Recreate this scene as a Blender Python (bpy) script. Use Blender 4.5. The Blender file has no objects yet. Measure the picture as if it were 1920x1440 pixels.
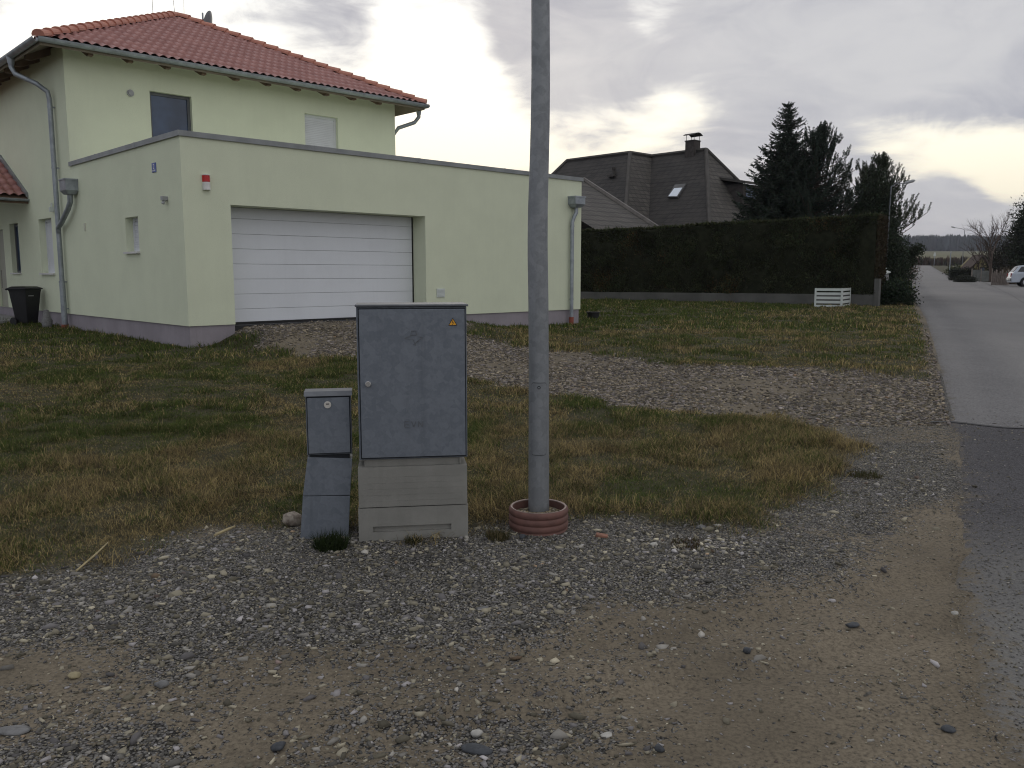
import bpy, math, random
import numpy as np
from mathutils import Vector, Matrix

# ------------------------------------------------------------------ camera, sky, sun, exposure
S = bpy.context.scene
EYE = 1.6
FPX = 1577.0
PITCH = math.atan(207 / FPX)
cam_data = bpy.data.cameras.new("camera")
cam = bpy.data.objects.new("camera", cam_data)
S.collection.objects.link(cam)
cam.location = (0, 0, EYE)
cam.rotation_euler = (math.pi / 2 - PITCH, 0, 0)
cam_data.sensor_width = 36
cam_data.lens = 36 * FPX / 1920
cam_data.clip_start = 0.05
cam_data.clip_end = 20000
S.camera = cam
S.view_settings.view_transform = 'Standard'
S.view_settings.look = 'None'
S.view_settings.exposure = 0.0
S.view_settings.gamma = 1.0
S.cycles.max_bounces = 6
S.cycles.transparent_max_bounces = 6
S.cycles.use_denoising = True
S.cycles.filter_width = 1.1


def ray(px, py):
    u = (px - 960) / FPX
    v = (720 - py) / FPX
    return np.array([u, math.cos(PITCH) + v * math.sin(PITCH), -math.sin(PITCH) + v * math.cos(PITCH)])


def nd(nt, typ, **kw):
    n = nt.nodes.new(typ)
    for k, v in kw.items():
        if k in ('operation', 'blend_type', 'data_type', 'noise_dimensions', 'feature', 'sky_type', 'interpolation_type',
                 'attribute_name', 'sun_disc', 'wave_type', 'bands_direction', 'use_clamp', 'distance', 'wave_profile'):
            setattr(n, k, v)
    return n


def put(nt, sock, v):
    if isinstance(v, bpy.types.NodeSocket):
        nt.links.new(v, sock)
    elif v is not None:
        if isinstance(v, (tuple, list)) and len(v) == 3 and sock.type == 'RGBA':
            v = (*v, 1)
        sock.default_value = v


def M_(nt, op, a, b=None, c=None, clamp=False):
    n = nt.nodes.new('ShaderNodeMath'); n.operation = op; n.use_clamp = clamp
    put(nt, n.inputs[0], a)
    if b is not None: put(nt, n.inputs[1], b)
    if c is not None: put(nt, n.inputs[2], c)
    return n.outputs[0]


def MIX(nt, f, a, b, blend='MIX'):
    n = nt.nodes.new('ShaderNodeMix'); n.data_type = 'RGBA'; n.blend_type = blend; n.clamp_factor = True
    put(nt, n.inputs[0], f); put(nt, n.inputs[6], a); put(nt, n.inputs[7], b)
    return n.outputs[2]


def SM(nt, x, lo, hi, to0=0.0, to1=1.0):
    n = nt.nodes.new('ShaderNodeMapRange'); n.interpolation_type = 'SMOOTHSTEP'
    put(nt, n.inputs[0], x)
    n.inputs[1].default_value = lo; n.inputs[2].default_value = hi
    n.inputs[3].default_value = to0; n.inputs[4].default_value = to1
    return n.outputs[0]


def NOISE(nt, vec, scale, detail=4, rough=0.55, dist=0.0, out=0):
    n = nt.nodes.new('ShaderNodeTexNoise')
    if vec is not None: nt.links.new(vec, n.inputs['Vector'])
    n.inputs['Scale'].default_value = scale; n.inputs['Detail'].default_value = detail
    n.inputs['Roughness'].default_value = rough; n.inputs['Distortion'].default_value = dist
    return n.outputs[out]


def MAP(nt, vec, scale=(1, 1, 1), loc=(0, 0, 0), rot=(0, 0, 0)):
    n = nt.nodes.new('ShaderNodeMapping')
    nt.links.new(vec, n.inputs[0])
    n.inputs[1].default_value = loc; n.inputs[2].default_value = rot; n.inputs[3].default_value = scale
    return n.outputs[0]


SUN_AZ_PX, SUN_AY_PX = 900, 110       # the bright break in the clouds
sd = ray(SUN_AZ_PX, SUN_AY_PX); sd /= np.linalg.norm(sd)
sun_el = math.asin(sd[2]); sun_az = math.atan2(sd[0], sd[1])

W = bpy.data.worlds.new("World"); S.world = W; W.use_nodes = True
nt = W.node_tree; nt.nodes.clear()
out = nt.nodes.new('ShaderNodeOutputWorld')
sky = nt.nodes.new('ShaderNodeTexSky'); sky.sky_type = 'NISHITA'; sky.sun_disc = False
sky.sun_elevation = sun_el; sky.sun_rotation = sun_az
bg1 = nt.nodes.new('ShaderNodeBackground'); nt.links.new(sky.outputs[0], bg1.inputs[0]); bg1.inputs[1].default_value = 0.05
tc = nt.nodes.new('ShaderNodeTexCoord'); D = tc.outputs['Generated']
sep = nt.nodes.new('ShaderNodeSeparateXYZ'); nt.links.new(D, sep.inputs[0])
# clouds are laid out on a high flat layer: direction / (elevation + offset)
den = M_(nt, 'ADD', M_(nt, 'MAXIMUM', sep.outputs[2], 0.0), 0.22)
cx = M_(nt, 'DIVIDE', sep.outputs[0], den); cy = M_(nt, 'DIVIDE', sep.outputs[1], den)
cmb = nt.nodes.new('ShaderNodeCombineXYZ'); nt.links.new(cx, cmb.inputs[0]); nt.links.new(cy, cmb.inputs[1])
P2 = cmb.outputs[0]
n1 = NOISE(nt, MAP(nt, P2, (1, 1, 1), (3.1, 1.7, 0)), 1.6, 7, 0.52, 0.5)
n2 = NOISE(nt, MAP(nt, P2, (1.0, 1.3, 1), (7.7, 4.2, 0)), 1.1, 8, 0.5, 0.4)
n3 = NOISE(nt, MAP(nt, P2, (0.9, 1.6, 1), (1.3, 9.9, 0)), 3.2, 6, 0.55, 0.6)


def lobe(px, py, k, sx=1.0):
    d = ray(px, py); d = d / np.linalg.norm(d)
    # squash horizontally: distance measured with x-axis scaled
    vm = nt.nodes.new('ShaderNodeVectorMath'); vm.operation = 'SUBTRACT'
    nt.links.new(D, vm.inputs[0]); vm.inputs[1].default_value = tuple(d)
    vs = nt.nodes.new('ShaderNodeVectorMath'); vs.operation = 'MULTIPLY'
    nt.links.new(vm.outputs[0], vs.inputs[0]); vs.inputs[1].default_value = (sx, 1, 1)
    vl = nt.nodes.new('ShaderNodeVectorMath'); vl.operation = 'DOT_PRODUCT'
    nt.links.new(vs.outputs[0], vl.inputs[0]); nt.links.new(vs.outputs[0], vl.inputs[1])
    return M_(nt, 'EXPONENT', M_(nt, 'MULTIPLY', vl.outputs['Value'], -k))


def SUMW(items):
    acc = None
    for amp, o in items:
        t = M_(nt, 'MULTIPLY', o, amp)
        acc = t if acc is None else M_(nt, 'ADD', acc, t)
    return acc


lb = SUMW([(0.72, lobe(830, 95, 150)), (0.72, lobe(880, 275, 45, 0.7)), (0.62, lobe(1160, 190, 110, 0.45)),
           (0.75, lobe(60, 60, 12, 0.8)), (0.45, lobe(560, 160, 30)), (0.30, lobe(1180, 25, 900)), (0.22, lobe(1240, 10, 900)),
           (0.28, lobe(1590, 110, 500)), (-0.55, lobe(1050, 110, 160)), (-0.7, lobe(700, 15, 110, 0.6)), (.12, lobe(200, 20, 30, .6)), (.3, lobe(820, 80, 300)), (-0.45, lobe(1010, 40, 90)), (-0.35, lobe(1350, 60, 14, 0.5)),
           (0.55, lobe(1690, 335, 170, 0.6)), (0.55, lobe(1800, 330, 500, 0.4)), (0.95, lobe(1895, 362, 420)), (-1.5, lobe(1810, 432, 420, 0.45)), (-0.8, lobe(1775, 378, 1500, 0.8)),
           (-0.15, lobe(1400, 330, 60, 0.6)), (0.15, lobe(1600, 340, 70, 0.5))])
n4 = NOISE(nt, MAP(nt, D, (1, 1, 2.2), (4.4, 0.3, 2.0)), 9.0, 7, 0.6, 0.8)
b = M_(nt, 'ADD', lb, M_(nt, 'MULTIPLY', M_(nt, 'SUBTRACT', n1, 0.5), 1.3))
b = M_(nt, 'ADD', b, M_(nt, 'MULTIPLY', M_(nt, 'SUBTRACT', n3, 0.5), 0.7))
b = M_(nt, 'ADD', b, M_(nt, 'MULTIPLY', M_(nt, 'SUBTRACT', n4, 0.5), 0.75))
brt = SM(nt, b, 0.22, 0.80)
n5 = M_(nt, 'ADD', M_(nt, 'MULTIPLY', n2, 0.6), M_(nt, 'MULTIPLY', n4, 0.4))
grey = MIX(nt, SM(nt, n5, 0.36, 0.64), (0.46, 0.465, 0.525, 1), (0.68, 0.675, 0.69, 1))
grey = MIX(nt, SM(nt, n3, 0.5, 0.75, 0, 0.5), grey, (0.74, 0.72, 0.73, 1))
low = SM(nt, sep.outputs[2], 0.30, 0.02)
warm = MIX(nt, low, (1.35, 1.33, 1.25, 1), (1.3, 1.18, 0.88, 1))
skyc = MIX(nt, brt, grey, warm)
# mild warm haze low over the horizon ahead
haz = M_(nt, 'MULTIPLY', SM(nt, sep.outputs[2], 0.16, 0.0), 0.35)
skyc = MIX(nt, haz, skyc, (0.60, 0.58, 0.60, 1))
# behind the viewer the overcast is even and a little bluer
back = SM(nt, sep.outputs[1], 0.25, -0.45)
rear = MIX(nt, SM(nt, sep.outputs[0], -0.6, 0.6), (0.54, 0.56, 0.62, 1), (0.82, 0.81, 0.82, 1))
skyc = MIX(nt, back, skyc, rear)
zen = SM(nt, sep.outputs[2], 0.6, 0.95, 0, 0.8)
skyc = MIX(nt, zen, skyc, (0.82, 0.82, 0.83, 1))
bg2 = nt.nodes.new('ShaderNodeBackground'); nt.links.new(skyc, bg2.inputs[0]); bg2.inputs[1].default_value = 1.0
mx = nt.nodes.new('ShaderNodeMixShader'); mx.inputs[0].default_value = 0.93
nt.links.new(bg1.outputs[0], mx.inputs[1]); nt.links.new(bg2.outputs[0], mx.inputs[2])
nt.links.new(mx.outputs[0], out.inputs[0])

sl = bpy.data.lights.new("sun", 'SUN'); sl.energy = 0.5; sl.angle = math.radians(25); sl.color = (1, 0.93, 0.82)
so = bpy.data.objects.new("sun", sl); S.collection.objects.link(so)
so.rotation_euler = Vector(tuple(-sd)).to_track_quat('-Z', 'Y').to_euler()

# ------------------------------------------------------------------ terrain and helpers
D1 = np.array([1646.0, 1590.5]); D1 /= np.linalg.norm(D1)      # along the garage front
D2 = np.array([-1590.5, 1646.0]); D2 /= np.linalg.norm(D2)     # along its side, away from the camera
HC = np.array([-5.5571, 14.4696])                              # garage corner
HROT = math.atan2(D1[1], D1[0])
KY = np.array([-50, 5, 10, 15, 22, 28, 40, 58, 90, 130, 200, 215, 260, 330, 600, 1200, 1500, 2500, 20000.])
KZ = np.array([0, 0, .16, .32, .36, .48, .60, .70, 1.15, 1.9, 3.5, 3.55, 2.9, 4, 14, 33, 38, 60, 60.])


def sst(x, a, b):
    t = np.clip((x - a) / (b - a), 0, 1)
    return t * t * (3 - 2 * t)


def hgt(x, y):
    x = np.asarray(x, float); y = np.asarray(y, float)
    z = (np.interp(y, KY, KZ) + np.interp(y - 1.5, KY, KZ) + np.interp(y + 1.5, KY, KZ)) / 3
    u = (x - HC[0]) * D1[0] + (y - HC[1]) * D1[1]
    v = (x - HC[0]) * D2[0] + (y - HC[1]) * D2[1]
    ramp = sst(u, 0.25, 1.2) * (1 - sst(u, 5.0, 7.2)) * sst(v, -3.2, -0.1)
    z = z + 0.33 * ramp - 0.05 * sst(u, 6, 9) * sst(v, -3, 0) * (1 - sst(v, 6, 9)) * (u < 14)
    return z


def gp(px, py):
    r = ray(px, py)
    t = 5.0
    lo = 1.0
    tt = np.geomspace(1.5, 900, 3000)
    pts = np.array([0, 0, EYE]) + tt[:, None] * r
    dz = pts[:, 2] - hgt(pts[:, 0], pts[:, 1])
    i = int(np.argmax(dz < 0))
    a, bb = tt[i - 1], tt[i]
    for _ in range(20):
        m = (a + bb) / 2
        p = np.array([0, 0, EYE]) + m * r
        if p[2] - hgt(p[0], p[1]) < 0: bb = m
        else: a = m
    return np.array([0, 0, EYE]) + a * r


def at(px, py, Y):
    r = ray(px, py)
    return np.array([0, 0, EYE]) + r * (Y / r[1])


def hnoise(x, y, seed=0):
    xi = np.floor(x).astype(np.int64); yi = np.floor(y).astype(np.int64)
    xf = x - xi; yf = y - yi
    xf = xf * xf * (3 - 2 * xf); yf = yf * yf * (3 - 2 * yf)

    def h(a, b):
        n = (a * 374761393 + b * 668265263 + seed * 974634777) & 0xffffffff
        n = ((n ^ (n >> 13)) * 1274126177) & 0xffffffff
        return ((n ^ (n >> 16)) & 0xffff) / 65535.0
    return (h(xi, yi) * (1 - xf) + h(xi + 1, yi) * xf) * (1 - yf) + (h(xi, yi + 1) * (1 - xf) + h(xi + 1, yi + 1) * xf) * yf


def fbm(x, y, s, o=3, seed=0):
    x = np.asarray(x, float); y = np.asarray(y, float)
    r = 0; a = 0.5; t = 0
    for i in range(o):
        r = r + a * hnoise(x * s + 31.7 * i, y * s + 17.3 * i, seed + i); t += a; a *= .5; s *= 2.03
    return r / t


def tag(o, label=None, cat=None, group=None, kind=None):
    if label: o['label'] = label
    if cat: o['category'] = cat
    if group: o['group'] = group
    if kind: o['kind'] = kind
    return o


def T(name, label, cat, loc=(0, 0, 0), rz=0.0, group=None):
    o = bpy.data.objects.new(name, None)
    o.empty_display_size = 0.2
    S.collection.objects.link(o); o.location = tuple(float(c) for c in loc); o.rotation_euler = (0, 0, rz)
    return tag(o, label, cat, group)


def link(name, me, mat, parent=None):
    o = bpy.data.objects.new(name, me); S.collection.objects.link(o)
    if mat is not None: me.materials.append(mat)
    if parent is not None: o.parent = parent
    return o


def npmesh(name, V, F, mat, parent=None, col=None, smooth=False):
    """V (n,3); F list of int arrays (m,k)."""
    me = bpy.data.meshes.new(name)
    V = np.ascontiguousarray(V, np.float32)
    if not isinstance(F, (list, tuple)): F = [F]
    F = [f for f in F if len(f)]
    me.vertices.add(len(V)); me.vertices.foreach_set('co', V.ravel())
    nl = sum(f.size for f in F); nf = sum(len(f) for f in F)
    me.loops.add(nl); me.polygons.add(nf)
    me.loops.foreach_set('vertex_index', np.concatenate([f.ravel() for f in F]).astype(np.int32))
    tot = np.concatenate([np.full(len(f), f.shape[1]) for f in F]).astype(np.int32)
    st = np.concatenate([[0], np.cumsum(tot)[:-1]]).astype(np.int32)
    me.polygons.foreach_set('loop_start', st)
    try: me.polygons.foreach_set('loop_total', tot)
    except Exception: pass
    if smooth: me.polygons.foreach_set('use_smooth', np.ones(nf, bool))
    me.update(calc_edges=True)
    if col is not None:
        a = me.color_attributes.new('Col', 'FLOAT_COLOR', 'POINT')
        c = np.ones((len(V), 4), np.float32); c[:, :col.shape[1]] = col
        a.data.foreach_set('color', c.ravel())
    return link(name, me, mat, parent)


class MB:
    def __init__(s): s.v = []; s.f = []

    def add(s, vs, fs):
        b = len(s.v); s.v += [tuple(float(c) for c in p) for p in vs]; s.f += [tuple(b + i for i in f) for f in fs]; return s

    def box(s, x0, x1, y0, y1, z0, z1, m=None):
        vs = [(x, y, z) for z in (z0, z1) for y in (y0, y1) for x in (x0, x1)]
        if m is not None: vs = [m @ Vector(p) for p in vs]
        return s.add(vs, [(0, 2, 3, 1), (4, 5, 7, 6), (0, 1, 5, 4), (1, 3, 7, 5), (3, 2, 6, 7), (2, 0, 4, 6)])

    def quad(s, a, b, c, d): return s.add([a, b, c, d], [(0, 1, 2, 3)])

    def poly(s, pts): return s.add(pts, [tuple(range(len(pts)))])

    def prism(s, pts, off):
        n = len(pts); off = np.array(off, float)
        vs = [np.array(p, float) for p in pts] + [np.array(p, float) + off for p in pts]
        return s.add(vs, [tuple(range(n))[::-1], tuple(range(n, 2 * n))] + [(i, (i + 1) % n, n + (i + 1) % n, n + i) for i in range(n)])

    def tube(s, pts, r, n=12, caps=True, closed=False):
        pts = [Vector([float(c) for c in p]) for p in pts]
        rs = r if isinstance(r, (list, tuple)) else [r] * len(pts)
        vs = []; up = None
        for i, p in enumerate(pts):
            d = (pts[min(i + 1, len(pts) - 1)] - pts[max(i - 1, 0)]).normalized()
            if up is None:
                up = Vector((0, 0, 1)) if abs(d.z) < .9 else Vector((1, 0, 0))
            a = d.cross(up).normalized(); b2 = a.cross(d).normalized(); up = b2
            for k in range(n):
                t = 2 * math.pi * k / n
                vs.append(p + float(rs[i]) * (math.cos(t) * a + math.sin(t) * b2))
        fs = [(i * n + k, i * n + (k + 1) % n, (i + 1) * n + (k + 1) % n, (i + 1) * n + k) for i in range(len(pts) - 1) for k in range(n)]
        if caps: fs += [tuple(range(n))[::-1], tuple((len(pts) - 1) * n + k for k in range(n))]
        return s.add(vs, fs)

    def lathe(s, prof, n=32, c=(0, 0, 0), closed=False):
        vs = []
        for r, z in prof:
            for k in range(n):
                t = 2 * math.pi * k / n
                vs.append((c[0] + r * math.cos(t), c[1] + r * math.sin(t), c[2] + z))
        m = len(prof)
        fs = [(i * n + k, i * n + (k + 1) % n, ((i + 1) % m) * n + (k + 1) % n, ((i + 1) % m) * n + k) for i in range(m if closed else m - 1) for k in range(n)]
        if not closed:
            fs += [tuple(range(n))[::-1], tuple((m - 1) * n + k for k in range(n))]
        return s.add(vs, fs)

    def build(s, name, mat, parent=None, bevel=0, smooth=False, seg=2):
        me = bpy.data.meshes.new(name); me.from_pydata(s.v, [], s.f); me.update()
        o = link(name, me, mat, parent)
        if smooth:
            for p in me.polygons: p.use_smooth = True
            try:
                o.data.set_sharp_from_angle(angle=math.radians(40))
            except Exception: pass
        if bevel:
            md = o.modifiers.new('bevel', 'BEVEL'); md.width = bevel; md.segments = seg; md.limit_method = 'ANGLE'
        return o


# ------------------------------------------------------------------ materials
MATS = {}


def mat(name, color, rough=0.8, metal=0.0, n_amt=0.15, n_scale=3.0, bump=0.0, bscale=40.0, spec=0.4, coords='Object', streak=0.0, c2=None):
    if name in MATS: return MATS[name]
    m = bpy.data.materials.new(name); m.use_nodes = True; t = m.node_tree
    p = t.nodes['Principled BSDF']
    tc = t.nodes.new('ShaderNodeTexCoord'); V = tc.outputs[coords]
    n = NOISE(t, V, n_scale, 6, 0.6)
    c = tuple(color); dk = tuple(x * (1 - n_amt) for x in c) if c2 is None else c2
    lt = tuple(min(1, x * (1 + n_amt)) for x in c) if c2 is None else c
    colr = MIX(t, SM(t, n, 0.3, 0.7), (*dk, 1), (*lt, 1))
    if streak:
        ns = NOISE(t, MAP(t, V, (6, 6, 0.35)), 2.0, 5, 0.6)
        colr = MIX(t, SM(t, ns, 0.45, 0.75, 0, streak), colr, (*[x * 0.72 for x in c], 1))
    t.links.new(colr, p.inputs['Base Color'])
    p.inputs['Roughness'].default_value = rough; p.inputs['Metallic'].default_value = metal
    p.inputs['Specular IOR Level'].default_value = spec
    if bump:
        nb = NOISE(t, V, bscale, 5, 0.65)
        bn = t.nodes.new('ShaderNodeBump'); bn.inputs['Strength'].default_value = bump; bn.inputs['Distance'].default_value = 0.01
        t.links.new(nb, bn.inputs['Height']); t.links.new(bn.outputs[0], p.inputs['Normal'])
    MATS[name] = m
    return m


def attr_mat(name, rough=0.8, mul=(1, 1, 1), spec=0.25, trans=0.0, bump=0, bscale=60):
    m = bpy.data.materials.new(name); m.use_nodes = True; t = m.node_tree
    p = t.nodes['Principled BSDF']
    a = t.nodes.new('ShaderNodeAttribute'); a.attribute_name = 'Col'
    c = MIX(t, 1.0, a.outputs['Color'], (*mul, 1), 'MULTIPLY')
    t.links.new(c, p.inputs['Base Color'])
    p.inputs['Roughness'].default_value = rough; p.inputs['Specular IOR Level'].default_value = spec
    if bump:
        tc = t.nodes.new('ShaderNodeTexCoord')
        nb = NOISE(t, tc.outputs['Object'], bscale, 4, 0.6)
        bn = t.nodes.new('ShaderNodeBump'); bn.inputs['Strength'].default_value = bump; bn.inputs['Distance'].default_value = 0.01
        t.links.new(nb, bn.inputs['Height']); t.links.new(bn.outputs[0], p.inputs['Normal'])
    if trans:
        tr = t.nodes.new('ShaderNodeBsdfTranslucent'); t.links.new(c, tr.inputs[0])
        ms = t.nodes.new('ShaderNodeMixShader'); ms.inputs[0].default_value = trans
        t.links.new(p.outputs[0], ms.inputs[1]); t.links.new(tr.outputs[0], ms.inputs[2])
        t.links.new(ms.outputs[0], t.nodes['Material Output'].inputs[0])
    return m


def galv(name, base, dark, scale=25, rough=0.5, metal=0.35):
    """weathered galvanised / painted steel with a mottled spangle"""
    m = bpy.data.materials.new(name); m.use_nodes = True; t = m.node_tree
    p = t.nodes['Principled BSDF']; tc = t.nodes.new('ShaderNodeTexCoord'); V = tc.outputs['Object']
    vo = t.nodes.new('ShaderNodeTexVoronoi'); t.links.new(V, vo.inputs['Vector']); vo.inputs['Scale'].default_value = scale
    sp = t.nodes.new('ShaderNodeSeparateColor'); t.links.new(vo.outputs['Color'], sp.inputs[0])
    n = NOISE(t, V, 6, 7, 0.65, 0.6); n2 = NOISE(t, V, 70, 3, 0.6)
    f = M_(t, 'ADD', M_(t, 'MULTIPLY', sp.outputs[0], 0.3), M_(t, 'MULTIPLY', n, 0.75))
    f = M_(t, 'ADD', f, M_(t, 'MULTIPLY', M_(t, 'SUBTRACT', n2, 0.5), 0.5))
    c = MIX(t, SM(t, f, 0.3, 0.75), (*dark, 1), (*base, 1))
    ns = NOISE(t, MAP(t, V, (14, 14, 0.9)), 1.5, 5, 0.6)
    c = MIX(t, SM(t, ns, 0.5, 0.8, 0, 0.35), c, (*[x * .6 for x in dark], 1))
    t.links.new(c, p.inputs['Base Color']); p.inputs['Metallic'].default_value = metal
    t.links.new(SM(t, f, 0.2, 0.8, rough + .12, rough - .08), p.inputs['Roughness'])
    bn = t.nodes.new('ShaderNodeBump'); bn.inputs['Strength'].default_value = 0.12; bn.inputs['Distance'].default_value = 0.004
    t.links.new(n2, bn.inputs['Height']); t.links.new(bn.outputs[0], p.inputs['Normal'])
    return m


# ------------------------------------------------------------------ ground regions (world polygons traced once on the terrain)
def PG(pix, extra=()):
    return np.array([gp(*q)[:2] for q in pix] + [np.array(e, float) for e in extra])


LAWN_EDGE = [(-330, 1150), (0, 1090), (100, 1060), (250, 1025), (400, 1003), (560, 992), (680, 1003), (880, 1000), (940, 985), (1050, 982),
             (1250, 985), (1380, 985), (1470, 965), (1530, 930), (1590, 890), (1625, 850), (1610, 822), (1560, 802), (1480, 788), (1300, 777),
             (1100, 750), (990, 730), (875, 705), (665, 670), (570, 668), (510, 650), (465, 632), (440, 618)]
lawnA = PG(LAWN_EDGE, [HC + D2 * 0.3 + D1 * .8, HC + D2 * 12 + D1 * .5, (-40, 40), (-40, 3)])
lawnB = PG([(880, 627), (1000, 655), (1150, 668), (1300, 690), (1450, 692), (1600, 698), (1757, 713), (1740, 660), (1731, 620), (1722, 596), (1706, 575)],
           [(16.5, 36), (8, 60), (-6, 50), HC + D1 * 10.2 + D2 * 3, HC + D1 * 6.2 + D2 * .4])
dense = PG([(-330, 1120), (0, 1070), (250, 1005), (560, 980), (1050, 960), (1400, 970), (1560, 900), (1600, 850), (1620, 800), (1790, 800), (1770, 930), (1640, 1010),
            (1500, 1055), (1300, 1110), (1100, 1150), (850, 1200), (500, 1190), (300, 1230), (0, 1210), (-300, 1250)])
EDGE_PX = [(1840, 1440), (1806, 1340), (1786, 1240), (1778, 1130), (1779, 1010), (1783, 900), (1778, 810), (1762, 740), (1752, 690), (1741, 640), (1731, 600), (1718, 575),
           (1706, 552), (1701, 535), (1699, 520), (1700, 512)]
EDGE = np.array([gp(*q)[:2] for q in EDGE_PX])
EDGE = EDGE[np.argsort(EDGE[:, 1])]


def pdist(poly, x, y):
    """signed distance, positive inside"""
    x = np.asarray(x, float); y = np.asarray(y, float)
    d = np.full(x.shape, 1e9); ins = np.zeros(x.shape, bool)
    n = len(poly)
    for i in range(n):
        a = poly[i]; b = poly[(i + 1) % n]
        e = b - a; L = max(e @ e, 1e-9)
        t = np.clip(((x - a[0]) * e[0] + (y - a[1]) * e[1]) / L, 0, 1)
        d = np.minimum(d, np.hypot(x - a[0] - t * e[0], y - a[1] - t * e[1]))
        c = (a[1] > y) != (b[1] > y)
        xi = a[0] + (y - a[1]) / (e[1] if abs(e[1]) > 1e-9 else 1e-9) * e[0]
        ins ^= c & (x < xi)
    return np.where(ins, d, -d)


FARY = EDGE[-1, 1]
FARX = EDGE[-1, 0]
ROADDIR = (EDGE[-1] - EDGE[-4]) / np.linalg.norm(EDGE[-1] - EDGE[-4])
roadend = gp(1705, 500)[:2]


def edge_x(y):
    y = np.asarray(y, float)
    far = FARX + (y - FARY) * (roadend[0] - FARX) / (roadend[1] - FARY)
    near = np.interp(y, EDGE[:, 1], EDGE[:, 0])
    near = np.where(y < EDGE[0, 1], EDGE[0, 0] + (y - EDGE[0, 1]) * 0.55, near)
    return np.where(y > FARY, far, near)


def grass_mask(x, y):
    nz = (fbm(x, y, 2.2, 3, 5) - .5)
    w = 0.28
    a = pdist(lawnA, x, y) + nz * 0.8
    b = pdist(lawnB, x, y) + nz * 1.0
    g = np.maximum(sst(a, -0.12, w), sst(b, -0.2, 0.35))
    g = g * (1 - sst(x - edge_x(y), -0.18, 0.02))
    return g


def gravel_mask(x, y):
    d = pdist(dense, x, y) + (fbm(x, y, 1.6, 3, 9) - .5) * 1.1
    g = sst(d, -0.45, 0.35)
    g = np.maximum(g, (0.34 - .24 * sst(x, -.6, 1.2)) * sst(fbm(x, y, 1.4, 3, 77), .42, .62))
    g = np.maximum(g, .75 * np.exp(-((y - 2.75 - .05 * x) / .22) ** 2) * sst(fbm(x, y, 2.2, 3, 78), .38, .55) * (1 - sst(x, -.1, .8)))      # loose drifts on the dirt
    drive = (y > 7.5) & (y < 30)
    g = np.where(drive, np.clip(0.58 + 1.8 * (fbm(x, y, .8, 3, 44) - .5) - .35 * sst(y, 12, 18), 0.08, 1), g)
    return g


def rut(x, y):
    r = 0
    for a, b, w, d in ((3.35, .28, .10, .028), (3.62, .27, .05, -.012), (2.86, .30, .10, .026), (3.10, .29, .05, -.010), (3.98, .36, .09, .016)):
        r = r + d * np.exp(-((y - (a + b * x + .05 * x * x)) / w) ** 2)
    return r * sst(x, -1.8, -.2)


# ------------------------------------------------------------------ ground sheet
def grid_axis(parts):
    r = []
    for a, b, st in parts:
        r.append(np.arange(a, b, st))
    return np.concatenate(r + [[parts[-1][1]]])


gx = grid_axis([(-6000, -600, 600), (-600, -60, 30), (-60, -16, 2), (-16, -8, .25), (-8, -5, .1), (-5, 6, .05), (6, 14, .12), (14, 24, .5), (24, 60, 2), (60, 600, 30), (600, 6000, 600)])
gy = grid_axis([(-300, -30, 30), (-30, 0, 2), (0, 2, .4), (2, 7, .05), (7, 12, .08), (12, 20, .14), (20, 34, .4), (34, 60, 2), (60, 230, 5), (230, 600, 15), (600, 2500, 100), (2500, 9000, 1000)])
X, Y = np.meshgrid(gx, gy)
gm = grass_mask(X, Y); vm_ = gravel_mask(X, Y)
Z = hgt(X, Y)
near = 1 - sst(Y, 25, 45)
Z = Z + near * (0.02 * (fbm(X, Y, 1.1, 2, 3) - .5) * 2 * (1 - sst(X - edge_x(Y), -0.5, -0.05)))
Z = Z + near * gm * (0.025 + 0.05 * (fbm(X, Y, 5, 2, 8) - .5))
Z = Z + (Y < 9) * (1 - gm) * 0.012 * (fbm(X, Y, 14, 2, 12) - .5)
# tyre ruts pressed in the dirt turning in from the road
Z = Z - (Y < 6) * (1 - gm) * rut(X, Y)
Z = Z + 0.010 * (Y < 14) * np.exp(-((X - edge_x(Y)) / .12) ** 2) * (fbm(X, Y, 7, 3, 19) - .45)
# hidden under the asphalt
Z = Z - 0.06 * sst(X - edge_x(Y), 0.16, 0.26) * (Y < 300) * (Y > -20) * (1 - sst(X - edge_x(Y), 30, 34))
ny, nx = X.shape
idx = np.arange(nx * ny).reshape(ny, nx)
F = np.stack([idx[:-1, :-1], idx[:-1, 1:], idx[1:, 1:], idx[1:, :-1]], -1).reshape(-1, 4)
far_grass = sst(Y, 30, 36)
field = sst(Y, 225, 240)
col = np.stack([np.maximum(gm, far_grass * (1 - 0)), vm_, field], -1).reshape(-1, 3)

gmat = bpy.data.materials.new("ground"); gmat.use_nodes = True; t = gmat.node_tree
p = t.nodes['Principled BSDF']; geo = t.nodes.new('ShaderNodeNewGeometry'); V = geo.outputs['Position']
at_ = t.nodes.new('ShaderNodeAttribute'); at_.attribute_name = 'Col'
sp = t.nodes.new('ShaderNodeSeparateColor'); t.links.new(at_.outputs['Color'], sp.inputs[0])
G, R_, FL = sp.outputs[0], sp.outputs[1], sp.outputs[2]
big = NOISE(t, V, 0.9, 5, 0.6); mid = NOISE(t, V, 7, 5, 0.65); fine = NOISE(t, V, 60, 4, 0.7)
dirt = MIX(t, SM(t, big, 0.3, 0.7), (0.135, 0.114, 0.082, 1), (0.225, 0.190, 0.138, 1))
dirt = MIX(t, SM(t, fine, 0.35, 0.75), dirt, (0.085, 0.071, 0.054, 1))
vo = t.nodes.new('ShaderNodeTexVoronoi'); t.links.new(V, vo.inputs['Vector']); vo.inputs['Scale'].default_value = 85
s2 = t.nodes.new('ShaderNodeSeparateColor'); t.links.new(vo.outputs['Color'], s2.inputs[0])
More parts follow.
